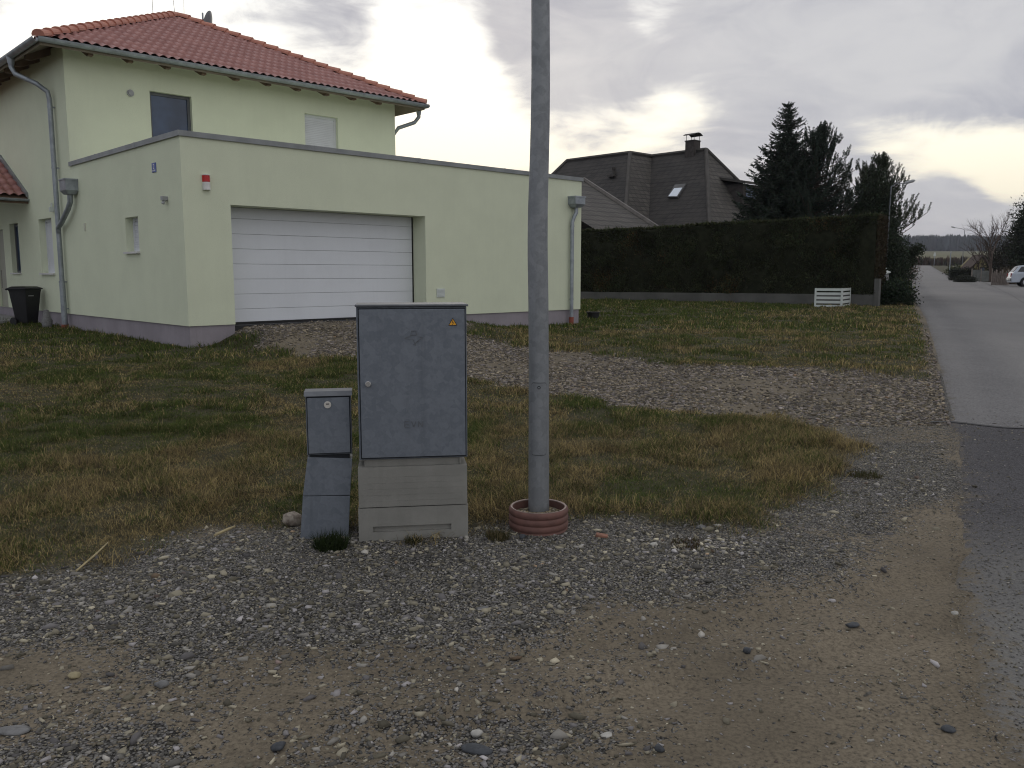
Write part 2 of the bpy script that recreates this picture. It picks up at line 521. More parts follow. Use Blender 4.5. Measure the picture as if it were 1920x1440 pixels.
vo2 = t.nodes.new('ShaderNodeTexVoronoi'); t.links.new(V, vo2.inputs['Vector']); vo2.inputs['Scale'].default_value = 38
s3 = t.nodes.new('ShaderNodeSeparateColor'); t.links.new(vo2.outputs['Color'], s3.inputs[0])
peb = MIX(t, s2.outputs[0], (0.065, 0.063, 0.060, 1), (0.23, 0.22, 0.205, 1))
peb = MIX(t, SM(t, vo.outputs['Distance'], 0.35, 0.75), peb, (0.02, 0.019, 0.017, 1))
pmask = M_(t, 'ADD', M_(t, 'MULTIPLY', R_, 0.85), 0.10)
pf = M_(t, 'LESS_THAN', M_(t, 'ADD', M_(t, 'MULTIPLY', s3.outputs[1], 0.5), M_(t, 'MULTIPLY', s2.outputs[1], 0.5)), pmask)
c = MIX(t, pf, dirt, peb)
soil = MIX(t, SM(t, M_(t, 'ADD', M_(t, 'MULTIPLY', mid, .4), M_(t, 'MULTIPLY', fine, .6)), 0.35, 0.65), (0.034, 0.034, 0.018, 1), (0.078, 0.070, 0.038, 1))
c = MIX(t, G, c, soil)
# beyond the built-up street: rough pasture and brown field
farn = NOISE(t, MAP(t, V, (0.02, 0.05, 1)), 1.0, 5, 0.6)
fcol = MIX(t, SM(t, farn, 0.35, 0.65), (0.085, 0.095, 0.030, 1), (0.13, 0.11, 0.06, 1))
c = MIX(t, FL, c, fcol)
t.links.new(c, p.inputs['Base Color']); p.inputs['Roughness'].default_value = 0.9; p.inputs['Specular IOR Level'].default_value = 0.2
hh = M_(t, 'ADD', M_(t, 'MULTIPLY', fine, 0.5), M_(t, 'MULTIPLY', M_(t, 'SUBTRACT', 1.0, vo.outputs['Distance']), M_(t, 'MULTIPLY', pf, 0.8)))
bn = t.nodes.new('ShaderNodeBump'); bn.inputs['Strength'].default_value = 0.8; bn.inputs['Distance'].default_value = 0.008
t.links.new(hh, bn.inputs['Height']); t.links.new(bn.outputs[0], p.inputs['Normal'])
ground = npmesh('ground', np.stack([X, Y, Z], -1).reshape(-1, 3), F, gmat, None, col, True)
tag(ground, kind='structure')

# ------------------------------------------------------------------ asphalt road (light old surface), near dark patch, side yard
CRY = gp(1850, 806)[1]                                        # seam between the two asphalts


def crack_y(x):
    """world y of the seam; wavy next to the verge"""
    x0 = edge_x(CRY)
    w = (x - x0)
    return CRY + 0.30 * (1 - sst(w, 0.1, 0.75)) + 0.03 * np.sin(w * 9) * np.exp(-w * 1.2)


rmat = bpy.data.materials.new("asphalt_old"); rmat.use_nodes = True; t = rmat.node_tree
pmat = bpy.data.materials.new("asphalt_patch"); pmat.use_nodes = True


def asphalt(m, dark, light, dust, dirtc):
    t = m.node_tree; p = t.nodes['Principled BSDF']
    geo = t.nodes.new('ShaderNodeNewGeometry'); V = geo.outputs['Position']
    a = t.nodes.new('ShaderNodeAttribute'); a.attribute_name = 'Col'
    sp = t.nodes.new('ShaderNodeSeparateColor'); t.links.new(a.outputs['Color'], sp.inputs[0])
    big = NOISE(t, V, 0.5, 5, 0.6); mid = NOISE(t, V, 5, 6, 0.7); fine = NOISE(t, V, 130, 3, 0.7)
    vo = t.nodes.new('ShaderNodeTexVoronoi'); t.links.new(V, vo.inputs['Vector']); vo.inputs['Scale'].default_value = 110
    s2 = t.nodes.new('ShaderNodeSeparateColor'); t.links.new(vo.outputs['Color'], s2.inputs[0])
    c = MIX(t, SM(t, big, 0.3, 0.7), dark, light)
    c = MIX(t, SM(t, mid, 0.4, 0.75, 0, 0.35), c, tuple(x * .75 for x in dark[:3]) + (1,))
    c = MIX(t, M_(t, 'MULTIPLY', s2.outputs[0], 0.7), c, tuple(x * 1.9 for x in light[:3]) + (1,))
    c = MIX(t, SM(t, vo.outputs['Distance'], 0.4, 0.9, 0, 0.6), c, (0.02, 0.02, 0.02, 1))
    # pale tyre-polished lane bands along the road, stored per vertex in green; dirt in red
    dm = M_(t, 'MULTIPLY', sp.outputs[1], SM(t, M_(t, 'ADD', NOISE(t, V, 60, 4, .8), M_(t, 'MULTIPLY', mid, .5)), .5, .95, .45, 1.0))
    c = MIX(t, dm, c, dust)
    pits = SM(t, NOISE(t, V, 34, 4, 0.75), 0.57, 0.64)
    c = MIX(t, M_(t, 'MULTIPLY', pits, 0.7), c, tuple(x * .4 for x in dark[:3]) + (1,))
    dn = M_(t, 'ADD', sp.outputs[0], M_(t, 'MULTIPLY', M_(t, 'SUBTRACT', mid, 0.5), 1.7))
    dn = M_(t, 'ADD', dn, M_(t, 'MULTIPLY', M_(t, 'SUBTRACT', NOISE(t, V, 40, 5, 0.8), 0.5), 1.6))
    dc = MIX(t, SM(t, fine, 0.3, 0.8), dirtc, tuple(x * .6 for x in dirtc[:3]) + (1,))
    c = MIX(t, SM(t, dn, 0.30, 0.85), c, dc)
    t.links.new(c, p.inputs['Base Color']); p.inputs['Roughness'].default_value = 0.95; p.inputs['Specular IOR Level'].default_value = 0.15
    bn = t.nodes.new('ShaderNodeBump'); bn.inputs['Strength'].default_value = 0.6; bn.inputs['Distance'].default_value = 0.006
    t.links.new(M_(t, 'ADD', fine, s2.outputs[1]), bn.inputs['Height']); t.links.new(bn.outputs[0], p.inputs['Normal'])


asphalt(rmat, (0.118, 0.117, 0.12, 1), (0.168, 0.166, 0.168, 1), (0.25, 0.245, 0.24, 1), (0.145, 0.127, 0.100, 1))
asphalt(pmat, (0.058, 0.057, 0.062, 1), (0.082, 0.080, 0.085, 1), (0.225, 0.222, 0.208, 1), (0.195, 0.166, 0.123, 1))


def right_x(y):
    x = edge_x(y)
    w = np.interp(y, [0, 46, 54, 60, 75, 78, 84, 88, 200], [24, 24, 20, 9.0, 6.0, 16, 16, 5.2, 4.8])
    return x + w


def road_strip(name, ys, mt, x_lo=None, seam_first=False, seam_last=False):
    ws = np.concatenate([np.linspace(0, .6, 13), np.linspace(.7, 2.4, 18), np.linspace(2.6, 5, 13), np.linspace(5.5, 24, 24)]) / 24
    Ys = np.repeat(ys[:, None], len(ws), 1)
    lx = edge_x(ys); rx = right_x(ys)
    Xs = lx[:, None] + (rx - lx)[:, None] * ws[None, :]
    # ragged left margin
    jit = (fbm(Ys, Ys * 0, 6, 4, 21) - .5) * 0.05
    Xs = Xs + jit * np.exp(-(Xs - lx[:, None]) * 3)
    if seam_first: Ys[0] = crack_y(Xs[0])
    if seam_last: Ys[-1] = crack_y(Xs[-1])
    w = Xs - lx[:, None]
    Zs = hgt(Xs, Ys) - .016 + 0.028 * sst(w, 0.0, .16) + .005 * (fbm(Xs, Ys, 18, 2, 29) - .5)
    Zs[:, 0] -= 0.05
    red = np.exp(-np.maximum(w, 0) / 0.16) * 0.85
    red = np.maximum(red, (0.9 * np.exp(-(w / 0.22) ** 2)) * (1 - sst(Ys, 3.6, 5.6)) * (.75 + .5 * fbm(Xs, Ys, 3, 3, 35)))
    if mt is pmat:
        dust = 0.95 * (1 - sst(Ys, 3.4, 5.6)) * (.6 + .8 * fbm(Xs, Ys, 1.2, 3, 31))
        dust = np.clip(dust, 0, .95)
    else:
        dust = 0.85 * sst(w, .7, 1.5) * (1 - .8 * sst(w, 4.2, 4.8) * (1 - sst(w, 4.9, 5.6))) * (.55 + .9 * (fbm(Xs * .6, Ys * .2, 1.2, 3, 32) - .2))
        dust = np.clip(dust + .3 * np.exp(-((w - .35) / .2) ** 2), 0, 1)
    C = np.stack([red, dust, red * 0], -1).reshape(-1, 3)
    n, m = Xs.shape
    ii = np.arange(n * m).reshape(n, m)
    Fq = np.stack([ii[:-1, :-1], ii[:-1, 1:], ii[1:, 1:], ii[1:, :-1]], -1).reshape(-1, 4)
    o = npmesh(name, np.stack([Xs, Ys, Zs], -1).reshape(-1, 3), Fq, mt, None, C, True)
    return tag(o, kind='structure')


road_strip('road', np.concatenate([[CRY], np.arange(CRY + .45, 14, .12), np.arange(14, 30, .3), np.arange(30, 100, 1.0), np.arange(100, 222, 3.0)]), rmat, seam_first=True)
road_strip('road_patch', np.concatenate([np.arange(-12, 1.5, .6), np.arange(1.5, CRY - .1, .08), [CRY]]), pmat, seam_last=True)
# tar seam along the joint
xs = np.linspace(edge_x(CRY) - .02, edge_x(CRY) + 12, 160)
ysm = crack_y(xs); wseam = 0.012 + 0.028 * np.exp(-((xs - xs[0] - .35) / .35) ** 2) + .006 * np.sin(xs * 23)
Vs = np.concatenate([np.stack([xs, ysm - wseam, hgt(xs, ysm - wseam) + .018], -1), np.stack([xs, ysm + wseam, hgt(xs, ysm + wseam) + .018], -1)])
n_ = len(xs); ii = np.arange(n_ - 1)
tag(npmesh('road_seam', Vs, np.stack([ii, ii + 1, ii + 1 + n_, ii + n_], -1), mat('tar', (0.02, 0.02, 0.022), 0.6, n_amt=.3, n_scale=20)), kind='structure')
# dark drain joint between road and the yard on the right
xa = np.array([gp(1836, 526)[:2], gp(1868, 540)[:2], gp(1900, 556)[:2], gp(1935, 580)[:2], gp(1990, 620)[:2]])
w_ = .22
Vs = []
for q in xa:
    for s in (-1, 1): Vs.append((q[0] + s * w_ * .6, q[1] + s * w_, hgt(q[0] + s * w_ * .6, q[1] + s * w_) + 0.02))
ii = np.arange(len(xa) - 1) * 2
tag(npmesh('gutter_strip', np.array(Vs), np.stack([ii, ii + 1, ii + 3, ii + 2], -1), mat('wet_joint', (0.045, 0.043, 0.045), 0.7, n_amt=.3, n_scale=2)), kind='structure')

# concrete path at the entrance
ent = [HC + D1 * a + D2 * v for a, v in ((-4, 9.3), (-0.02, 9.3), (-0.02, 13.5), (-4, 13.5))]
m_ = MB(); m_.prism([(q[0], q[1], hgt(q[0], q[1]) - .1) for q in ent], (0, 0, .2))
tag(m_.build('path', mat('path_concrete', (0.24, 0.24, 0.235), 0.85, n_amt=.2, n_scale=3, bump=.3), bevel=.01), kind='structure')

# ------------------------------------------------------------------ stones
rng = np.random.default_rng(7)
ICO_V = []
ph = (1 + 5 ** .5) / 2
for a, b in ((-1, ph), (1, ph), (-1, -ph), (1, -ph)):
    ICO_V += [(a, b, 0)]
for a, b in ((-1, ph), (1, ph), (-1, -ph), (1, -ph)):
    ICO_V += [(0, a, b)]
for a, b in ((ph, -1), (ph, 1), (-ph, -1), (-ph, 1)):
    ICO_V += [(a, 0, b)]
ICO_V = np.array(ICO_V, float) / math.hypot(1, ph)
ICO_F = np.array([(0, 11, 5), (0, 5, 1), (0, 1, 7), (0, 7, 10), (0, 10, 11), (1, 5, 9), (5, 11, 4), (11, 10, 2), (10, 7, 6), (7, 1, 8),
                  (3, 9, 4), (3, 4, 2), (3, 2, 6), (3, 6, 8), (3, 8, 9), (4, 9, 5), (2, 4, 11), (6, 2, 10), (8, 6, 7), (9, 8, 1)])
OCT_V = np.array([(1, 0, 0), (0, 1, 0), (-1, 0, 0), (0, -1, 0), (0, 0, 1), (0, 0, -1)], float)
OCT_F = np.array([(0, 1, 4), (1, 2, 4), (2, 3, 4), (3, 0, 4), (1, 0, 5), (2, 1, 5), (3, 2, 5), (0, 3, 5)])


BOX_V = np.array([(a, b, c) for c in (-1, 1) for b in (-1, 1) for a in (-1, 1)], float) * .72
BOX_F = np.array([(0, 2, 3), (0, 3, 1), (4, 5, 7), (4, 7, 6), (0, 1, 5), (0, 5, 4), (1, 3, 7), (1, 7, 5), (3, 2, 6), (3, 6, 7), (2, 0, 4), (2, 4, 6)])


def stones(x, y, z, size, base, bury=.25):
    n = len(x); bv, bf = {'ico': (ICO_V, ICO_F), 'oct': (OCT_V, OCT_F), 'box': (BOX_V, BOX_F)}[base]
    k = len(bv)
    P = bv[None] * (1 + rng.uniform(-.38, .3, (n, k, 1))) + rng.uniform(-.22, .22, (n, k, 3))
    sc = np.stack([rng.uniform(.8, 1.6, n), rng.uniform(.5, 1.0, n), rng.uniform(.28, .75, n)], -1)
    P = P * sc[:, None, :] * size[:, None, None]
    # tilt then turn
    tl = rng.normal(0, .5, n); az_ = rng.uniform(0, 6.283, n)
    c, s = np.cos(tl)[:, None], np.sin(tl)[:, None]
    y1 = P[..., 1] * c - P[..., 2] * s; z1 = P[..., 1] * s + P[..., 2] * c
    c, s = np.cos(az_)[:, None], np.sin(az_)[:, None]
    x2 = P[..., 0] * c - y1 * s; y2 = P[..., 0] * s + y1 * c
    V = np.stack([x2 + x[:, None], y2 + y[:, None], z1 + (z + size * bury * sc[:, 2])[:, None]], -1).reshape(-1, 3)
    Fc = (bf[None] + (np.arange(n) * k)[:, None, None]).reshape(-1, 3)
    u = rng.uniform(0, 1, n) ** 1.6
    g = 0.080 + 0.28 * u
    g = np.where(rng.uniform(0, 1, n) < .04, rng.uniform(.32, .50, n), g)
    tint = rng.uniform(0, 1, n)
    c = np.stack([g * (1.03 + .08 * (tint > .5)), g * (.98 + .03 * (tint > .5)), g * (.88 + .10 * (tint < .2) - .12 * (tint > .5))], -1)
    rd = rng.uniform(0, 1, n) < .008
    c[rd] = c[rd] * np.array([1.15, .92, .82])
    return V, Fc, np.repeat(c, k, 0)


def ground_z(x, y):
    g = grass_mask(x, y)
    z = hgt(x, y) + 0.02 * (fbm(x, y, 1.1, 2, 3) - .5) * 2 * (1 - sst(x - edge_x(y), -0.5, -0.05)) * (1 - sst(y, 25, 45))
    z = z + g * (0.025 + 0.05 * (fbm(x, y, 5, 2, 8) - .5)) + (y < 9) * (1 - g) * 0.012 * (fbm(x, y, 14, 2, 12) - .5)
    z = z - (y < 6) * (1 - g) * rut(x, y)
    return np.where(x > edge_x(y), hgt(x, y) + .014, z)


def inview(x, y, m=.15):
    return np.abs(x) < (y * (960 / 1560.) + m + .25)


def pick(n, x0, x1, y0, y1, fn):
    x = rng.uniform(x0, x1, n); y = rng.uniform(y0, y1, n)
    k = inview(x, y) & (rng.uniform(0, 1, n) < fn(x, y))
    return x[k], y[k]


def dens_fg(x, y):
    return np.clip(gravel_mask(x, y) * .9 + .05, 0, 1) * np.clip(1 - 1.15 * grass_mask(x, y), 0, 1) * np.where(x > edge_x(y) - .02, .12 * np.exp(-np.maximum(x - edge_x(y), 0) / .7), 1)


VV = []; FF = []; CC = []; off = 0


def push(r):
    global off
    VV.append(r[0]); FF.append(r[1] + off); CC.append(r[2]); off += len(r[0])


stone_mat = attr_mat('stone', 0.85, spec=.25, bump=.35, bscale=90)
x, y = pick(260000, -4.5, 5.5, 2.4, 8.8, dens_fg)                                   # fine grit
push(stones(x, y, ground_z(x, y), rng.uniform(.0025, .0075, len(x)), 'oct', .3))
x, y = pick(95000, -4.5, 5.5, 2.4, 8.8, lambda a, b: dens_fg(a, b) * (1 - .35 * sst(a, .8, 2.2)))                 # chippings
push(stones(x, y, ground_z(x, y), np.clip(rng.lognormal(-4.85, .42, len(x)), .004, .020) * (1 - .25 * sst(x, .8, 2.2)), 'box', .15))
x, y = pick(1400, -4.5, 5.5, 2.4, 6.5, lambda a, b: dens_fg(a, b) * .8)
push(stones(x, y, ground_z(x, y), rng.uniform(.014, .028, len(x)), 'ico', .2))
x, y = pick(60000, 1.5, 5.5, 2.4, 8, lambda a, b: (a > edge_x(b)) * (.25 + .6 * np.exp(-(a - edge_x(b)) / .35)) * np.clip(1.3 - (b - 2.4) * .25, .1, 1))     # grit scattered on the asphalt
r = stones(x, y, hgt(x, y) + .014, rng.uniform(.002, .007, len(x)), 'oct', .3); push((r[0], r[1], r[2] * .9))
# small heap of paler pebbles by the grass corner
hp = gp(1330, 1020)
x = rng.normal(hp[0] + .05, .20, 170); y = rng.normal(hp[1], .10, 170)
r = stones(x, y, ground_z(x, y), rng.uniform(.009, .019, len(x)), 'ico', .3); r = (r[0], r[1], r[2] * 1.25 + .02); push(r)
o = npmesh('gravel', np.concatenate(VV), np.concatenate(FF), stone_mat, None, np.concatenate(CC))
tag(o, 'loose grey gravel and chippings over brown dirt in the foreground', 'gravel', kind='stuff')
VV = []; FF = []; CC = []; off = 0


def dens_dr(x, y):
    u = (x - HC[0]) * D1[0] + (y - HC[1]) * D1[1]; v = (x - HC[0]) * D2[0] + (y - HC[1]) * D2[1]
    inside = ((v > 0.5) & (u > 0) & (u < 10.2))
    return gravel_mask(x, y) * np.clip(1 - 1.2 * grass_mask(x, y), 0, 1) * (x < edge_x(y) + .03) * (~inside) * (y > 8.2)


x, y = pick(260000, -5, 9.5, 8.2, 19, dens_dr)
r = stones(x, y, ground_z(x, y), rng.uniform(.010, .027, len(x)) * np.interp(y, [8, 18], [.85, 1.15]), 'box', .15); push((r[0], r[1], r[2] * np.array([.86, .80, .76])))
o = npmesh('driveway_gravel', np.concatenate(VV), np.concatenate(FF), stone_mat, None, np.concatenate(CC))
tag(o, 'coarse crushed stone covering the driveway to the garage', 'gravel', kind='stuff')

# ------------------------------------------------------------------ grass
def blades(x, y, z, h, w, lean, colr):
    n = len(x)
    az_ = rng.uniform(0, 6.283, n); fa = rng.uniform(0, 6.283, n)
    L = h
    th = np.clip(np.abs(rng.normal(lean, .38, n)), 0, 1.5)
    dx, dy = np.cos(az_), np.sin(az_); wx, wy = np.cos(fa) * w * .5, np.sin(fa) * w * .5
    b = np.stack([x, y, z - .01], -1)
    m1 = b + np.stack([dx * L * .5 * np.sin(th * .6), dy * L * .5 * np.sin(th * .6), L * .5 * np.cos(th * .6)], -1)
    th2 = np.clip(th * 1.5, 0, 1.75)
    tp = m1 + np.stack([dx * L * .5 * np.sin(th2), dy * L * .5 * np.sin(th2), L * .5 * np.cos(th2)], -1)
    wv = np.stack([wx, wy, 0 * wx], -1)
    V = np.stack([b - wv, b + wv, m1 + wv * .8, m1 - wv * .8, tp], 1).reshape(-1, 3)
    o_ = (np.arange(n) * 5)[:, None]
    Q = np.array([0, 1, 2, 3])[None] + o_; Tt = np.array([3, 2, 4])[None] + o_
    C = np.repeat(colr, 5, 0)
    return V, Q, Tt, C


def grass_col(x, y, n):
    pn = fbm(x, y, .9, 3, 61); p2 = fbm(x, y, 3.5, 2, 62)
    dry = np.clip(sst(pn, .42, .62) * .48 + sst(p2, .45, .7) * .30 + .12, 0, 1)
    u_ = (x - HC[0]) * D1[0] + (y - HC[1]) * D1[1]; v_ = (x - HC[0]) * D2[0] + (y - HC[1]) * D2[1]
    dry = dry * (.35 + .65 * sst(np.maximum(-u_, -v_), .4, 3.0))
    dry = dry + .35 * (1 - sst(pdist(lawnA, x, y), .05, .5)) * (y < 9)
    r = rng.uniform(0, 1, n)
    green = np.array([.068, .096, .024]); green2 = np.array([.118, .140, .036])
    straw = np.array([.36, .285, .135]); brown = np.array([.115, .092, .056])
    c = np.where((r < dry * .62)[:, None], straw, green)
    c = np.where(((r > dry * .62) & (r < dry * 1.15))[:, None], brown, c)
    c = np.where((rng.uniform(0, 1, n) < .2)[:, None] & (r > dry)[:, None], green2, c)
    return c * rng.uniform(.55, 1.45, (n, 1)) * (.7 + .6 * fbm(x, y, 6, 2, 63))[:, None]


grass_mat = attr_mat('grass_blade', 0.75, spec=.15, trans=.3)
parts = []


def inside_house(x, y):
    u = (x - HC[0]) * D1[0] + (y - HC[1]) * D1[1]; v = (x - HC[0]) * D2[0] + (y - HC[1]) * D2[1]
    return (u > -.01) & (v > -.01) & (u < 10.2) & (v < 15)


def lawn(n, x0, x1, y0, y1, h0, h1, w0, w1, lean, ex=None, power=1.0):
    x = rng.uniform(x0, x1, n); y = rng.uniform(y0, y1, n)
    cl = fbm(x, y, 9, 2, 70)
    k = inview(x, y, .5) & (rng.uniform(0, 1, n) < grass_mask(x, y) ** power * (.55 + .75 * sst(cl, .3, .6))) & ~inside_house(x, y) & (x < edge_x(y) + .03)
    x, y, cl = x[k], y[k], cl[k]
    tall = .55 + 1.1 * sst(fbm(x, y, 2.4, 3, 71), .35, .7)
    if ex is not None: tall = tall * ex(x, y)
    h = rng.uniform(h0, h1, len(x)) * tall
    parts.append(blades(x, y, ground_z(x, y), h, rng.uniform(w0, w1, len(x)), lean, grass_col(x, y, len(x))))


def tall_edge(x, y):
    a = pdist(lawnA, x, y)
    return 1 + .55 * np.exp(-((a - .35) / .35) ** 2) * (y < 7.5)


lawn(520000, -5, 4.2, 4.3, 8.5, .03, .085, .0022, .0050, 1.0, tall_edge)
lawn(5000, -5, 4.2, 4.3, 7.5, .08, .17, .003, .0045, .9)
lawn(300000, -8.5, 4.5, 8.5, 13, .035, .08, .005, .009, 1.0)
lawn(150000, -14, 1, 13, 24, .05, .10, .009, .016, .8)
lawn(140000, 0, 11, 10, 18, .04, .08, .007, .013, .75)
lawn(150000, 0, 17, 18, 34, .05, .10, .014, .024, .75)
Vg = []; Q_ = []; T_ = []; C_ = []; o_ = 0
for a, b_, c_, d_ in parts:
    Vg.append(a); Q_.append(b_ + o_); T_.append(c_ + o_); C_.append(d_); o_ += len(a)
o = npmesh('grass', np.concatenate(Vg), [np.concatenate(Q_), np.concatenate(T_)], grass_mat, None, np.concatenate(C_))
tag(o, 'short winter lawn of mixed green and straw coloured grass', 'grass', kind='stuff')


def tuft(name, label, px, py, n, rad, h0, h1, cols, cat='weed', lean=.6, w=.005):
    g = gp(px, py)
    rr_ = rad * 1.7 * np.sqrt(rng.uniform(0, 1, n)); ta_ = rng.uniform(0, 6.283, n); x = rr_ * np.cos(ta_); y = rr_ * np.sin(ta_)
    col = np.array(cols)[rng.integers(0, len(cols), n)] * rng.uniform(.7, 1.3, (n, 1))
    V, Q, Tt, C = blades(x, y, ground_z(x + g[0], y + g[1]) - g[2], rng.uniform(h0, h1, n), np.full(n, w), lean, col)
    o = npmesh(name, V, [Q, Tt], grass_mat, None, C); o.location = g
    return tag(o, label, cat)


tuft('weed', 'dark green weed clump in front of the leaning small pedestal', 620, 1028, 700, .055, .04, .13, [(.02, .03, .012), (.03, .045, .015)], w=.006)
tuft('weed', 'small weed sprouting at the foot of the tall utility cabinet', 775, 1020, 160, .03, .03, .07, [(.04, .05, .02), (.08, .07, .04)])
tuft('weed', 'dry weed growing against the front left of the red ring', 935, 1010, 260, .04, .04, .10, [(.06, .06, .025), (.14, .11, .06)])
tuft('weed', 'isolated brown grass tussock in the gravel near the road', 1622, 892, 420, .07, .03, .07, [(.05, .055, .02), (.09, .075, .04)])
tuft('weed', 'reddish brown grass tuft among the pebbles in front of the lawn corner', 1290, 1020, 260, .06, .02, .06, [(.10, .06, .035), (.06, .055, .025)])

# ------------------------------------------------------------------ near objects
cab_metal = galv('cabinet_metal', (0.172, 0.194, 0.226), (0.138, 0.158, 0.188), 30, .55, .2)
cab_edge = mat('cabinet_edge', (0.13, 0.14, 0.155), 0.6, .2, n_amt=.15, n_scale=12)
gasket = mat('gasket', (0.012, 0.016, 0.022), 0.7, n_amt=.2)
plastic = mat('grey_plinth', (0.235, 0.232, 0.212), 0.75, n_amt=.10, n_scale=5, bump=.25, bscale=120, streak=.3)
chrome = mat('chrome', (0.6, 0.6, 0.6), 0.25, 1.0, n_amt=.1)
black = mat('black_plastic', (0.012, 0.012, 0.013), 0.5, n_amt=.3, n_scale=8)
white = mat('white_paint', (0.56, 0.60, 0.58), 0.6, n_amt=.05, n_scale=3)

ca = np.array([-0.9131, 4.8326]); cb = np.array([-0.2808, 4.9233])
crot = math.atan2(*(cb - ca)[::-1])
cab = T('utility_cabinet', 'tall grey metal electricity cabinet on a pale plinth beside the pole', 'cabinet', (ca[0], ca[1], 0), crot)
w = 0.645; dp = .32
m = MB(); m.box(.018, w - .002 + .012, .012, dp, .512, 1.41); m.build('housing', cab_metal, cab, .004)
m = MB(); m.box(.012, .664, -.008, dp + .01, 1.411, 1.424); m.build('lid', cab_edge, cab, .004)
m = MB(); m.box(.028, .648, .002, .0115, .520, 1.402); m.build('seal', gasket, cab)
m = MB(); m.box(.034, .642, -.010, .0015, .527, 1.396); door = m.build('door', cab_metal, cab, .003)
# embossed emblem and letters, the same sheet metal raised by a millimetre or two
em = MB()


def bar(mb, x0, z0, x1, z1, wd, y0=-.0125, y1=-.0102):
    d = np.array([x1 - x0, z1 - z0]); d = d / np.linalg.norm(d) * wd / 2; nn = np.array([-d[1], d[0]])
    q = [(x0 + nn[0], z0 + nn[1]), (x0 - nn[0], z0 - nn[1]), (x1 - nn[0], z1 - nn[1]), (x1 + nn[0], z1 + nn[1])]
    mb.prism([(a, y0, b) for a, b in q], (0, y1 - y0, 0))


ex, ez = .345, 1.235
for s in (1, ):
    bar(em, ex - .052, ez - .006, ex - .012, ez + .012, .004); bar(em, ex - .052, ez - .006, ex - .02, ez - .012, .004)
    bar(em, ex - .012, ez + .036, ex + .012, ez + .036, .004); bar(em, ex - .016, ez + .012, ex - .012, ez + .036, .004)
    bar(em, ex + .012, ez + .036, ex + .018, ez + .012, .004); bar(em, ex - .016, ez + .012, ex + .018, ez + .012, .004)
    bar(em, ex + .018, ez - .03, ex + .052, ez - .002, .005); bar(em, ex - .002, ez - .045, ex + .034, ez - .014, .004)
    bar(em, ex + .024, ez + .002, ex + .052, ez - .002, .004); bar(em, ex - .006, ez - .01, ex + .012, ez - .05, .004)
em.build('emblem', cab_edge, door)
le = MB(); x0 = .285; zb = .706; hh_ = .034
# E V N style letters
bar(le, x0, zb, x0, zb + hh_, .005); bar(le, x0, zb, x0 + .026, zb, .005); bar(le, x0, zb + hh_ / 2, x0 + .022, zb + hh_ / 2, .005); bar(le, x0, zb + hh_, x0 + .026, zb + hh_, .005)
bar(le, x0 + .040, zb + hh_, x0 + .053, zb, .005); bar(le, x0 + .053, zb, x0 + .066, zb + hh_, .005)
bar(le, x0 + .080, zb, x0 + .080, zb + hh_, .005); bar(le, x0 + .080, zb + hh_, x0 + .104, zb, .005); bar(le, x0 + .104, zb, x0 + .104, zb + hh_, .005)
le.build('lettering', cab_edge, door)
m = MB()
seg = 20
ring = [(0.078 + .017 * math.cos(6.283 * k / seg), 0, .967 + .017 * math.sin(6.283 * k / seg)) for k in range(seg)]
m.prism([(a, -.030, c) for a, b, c in ring], (0, .020, 0)); m.build('handle', chrome, door, .002)
m = MB(); tri = [(.5465, 1.300), (.5985, 1.300), (.5725, 1.344)]
m.prism([(a, -.0122, b) for a, b in tri], (0, .002, 0)); sg = m.build('warning_sign', black, door)
m = MB(); cx_, cz_ = .5725, 1.3147
m.prism([(cx_ + (a - cx_) * .80, -.0134, cz_ + (b - cz_) * .80) for a, b in tri], (0, .0011, 0)); m.build('warning_face', mat('sign_orange', (0.75, 0.36, 0.03), .5, n_amt=.05), sg)
m = MB(); bar(m, .574, 1.331, .569, 1.319, .0025, -.0144, -.0135); bar(m, .569, 1.319, .576, 1.3175, .0025, -.0144, -.0135); bar(m, .576, 1.3175, .571, 1.305, .0028, -.0144, -.0135)
m.build('lightning_mark', black, sg)
# plinth: recessed neck, ribbed upper block, lower block with slot
m = MB(); m.box(.045, .612, .03, dp - .02, .46, .512); m.box(.606, .618, .02, .05, .47, .512); m.build('neck', plastic, cab, .002)
m = MB(); m.box(.008, .651, .002, dp, .226, .468)
for k in range(5): m.box(.03, .63, .0008, .003, .262 + k * .036, .263 + k * .036)
m.build('upper_plinth', plastic, cab, .008)
# lower block: ring of boxes around the long slot
m = MB(); a0, a1, s0, s1 = .088, .553, .072, .108
m.box(.004, a0, 0, dp, -.08, .2205); m.box(a1, .655, 0, dp, -.08, .2205); m.box(a0, a1, 0, dp, s1, .2205); m.box(a0, a1, 0, dp, -.08, s0)
m.box(a0, a1, .022, dp, s0, s1)
m.build('lower_plinth', plastic, cab)

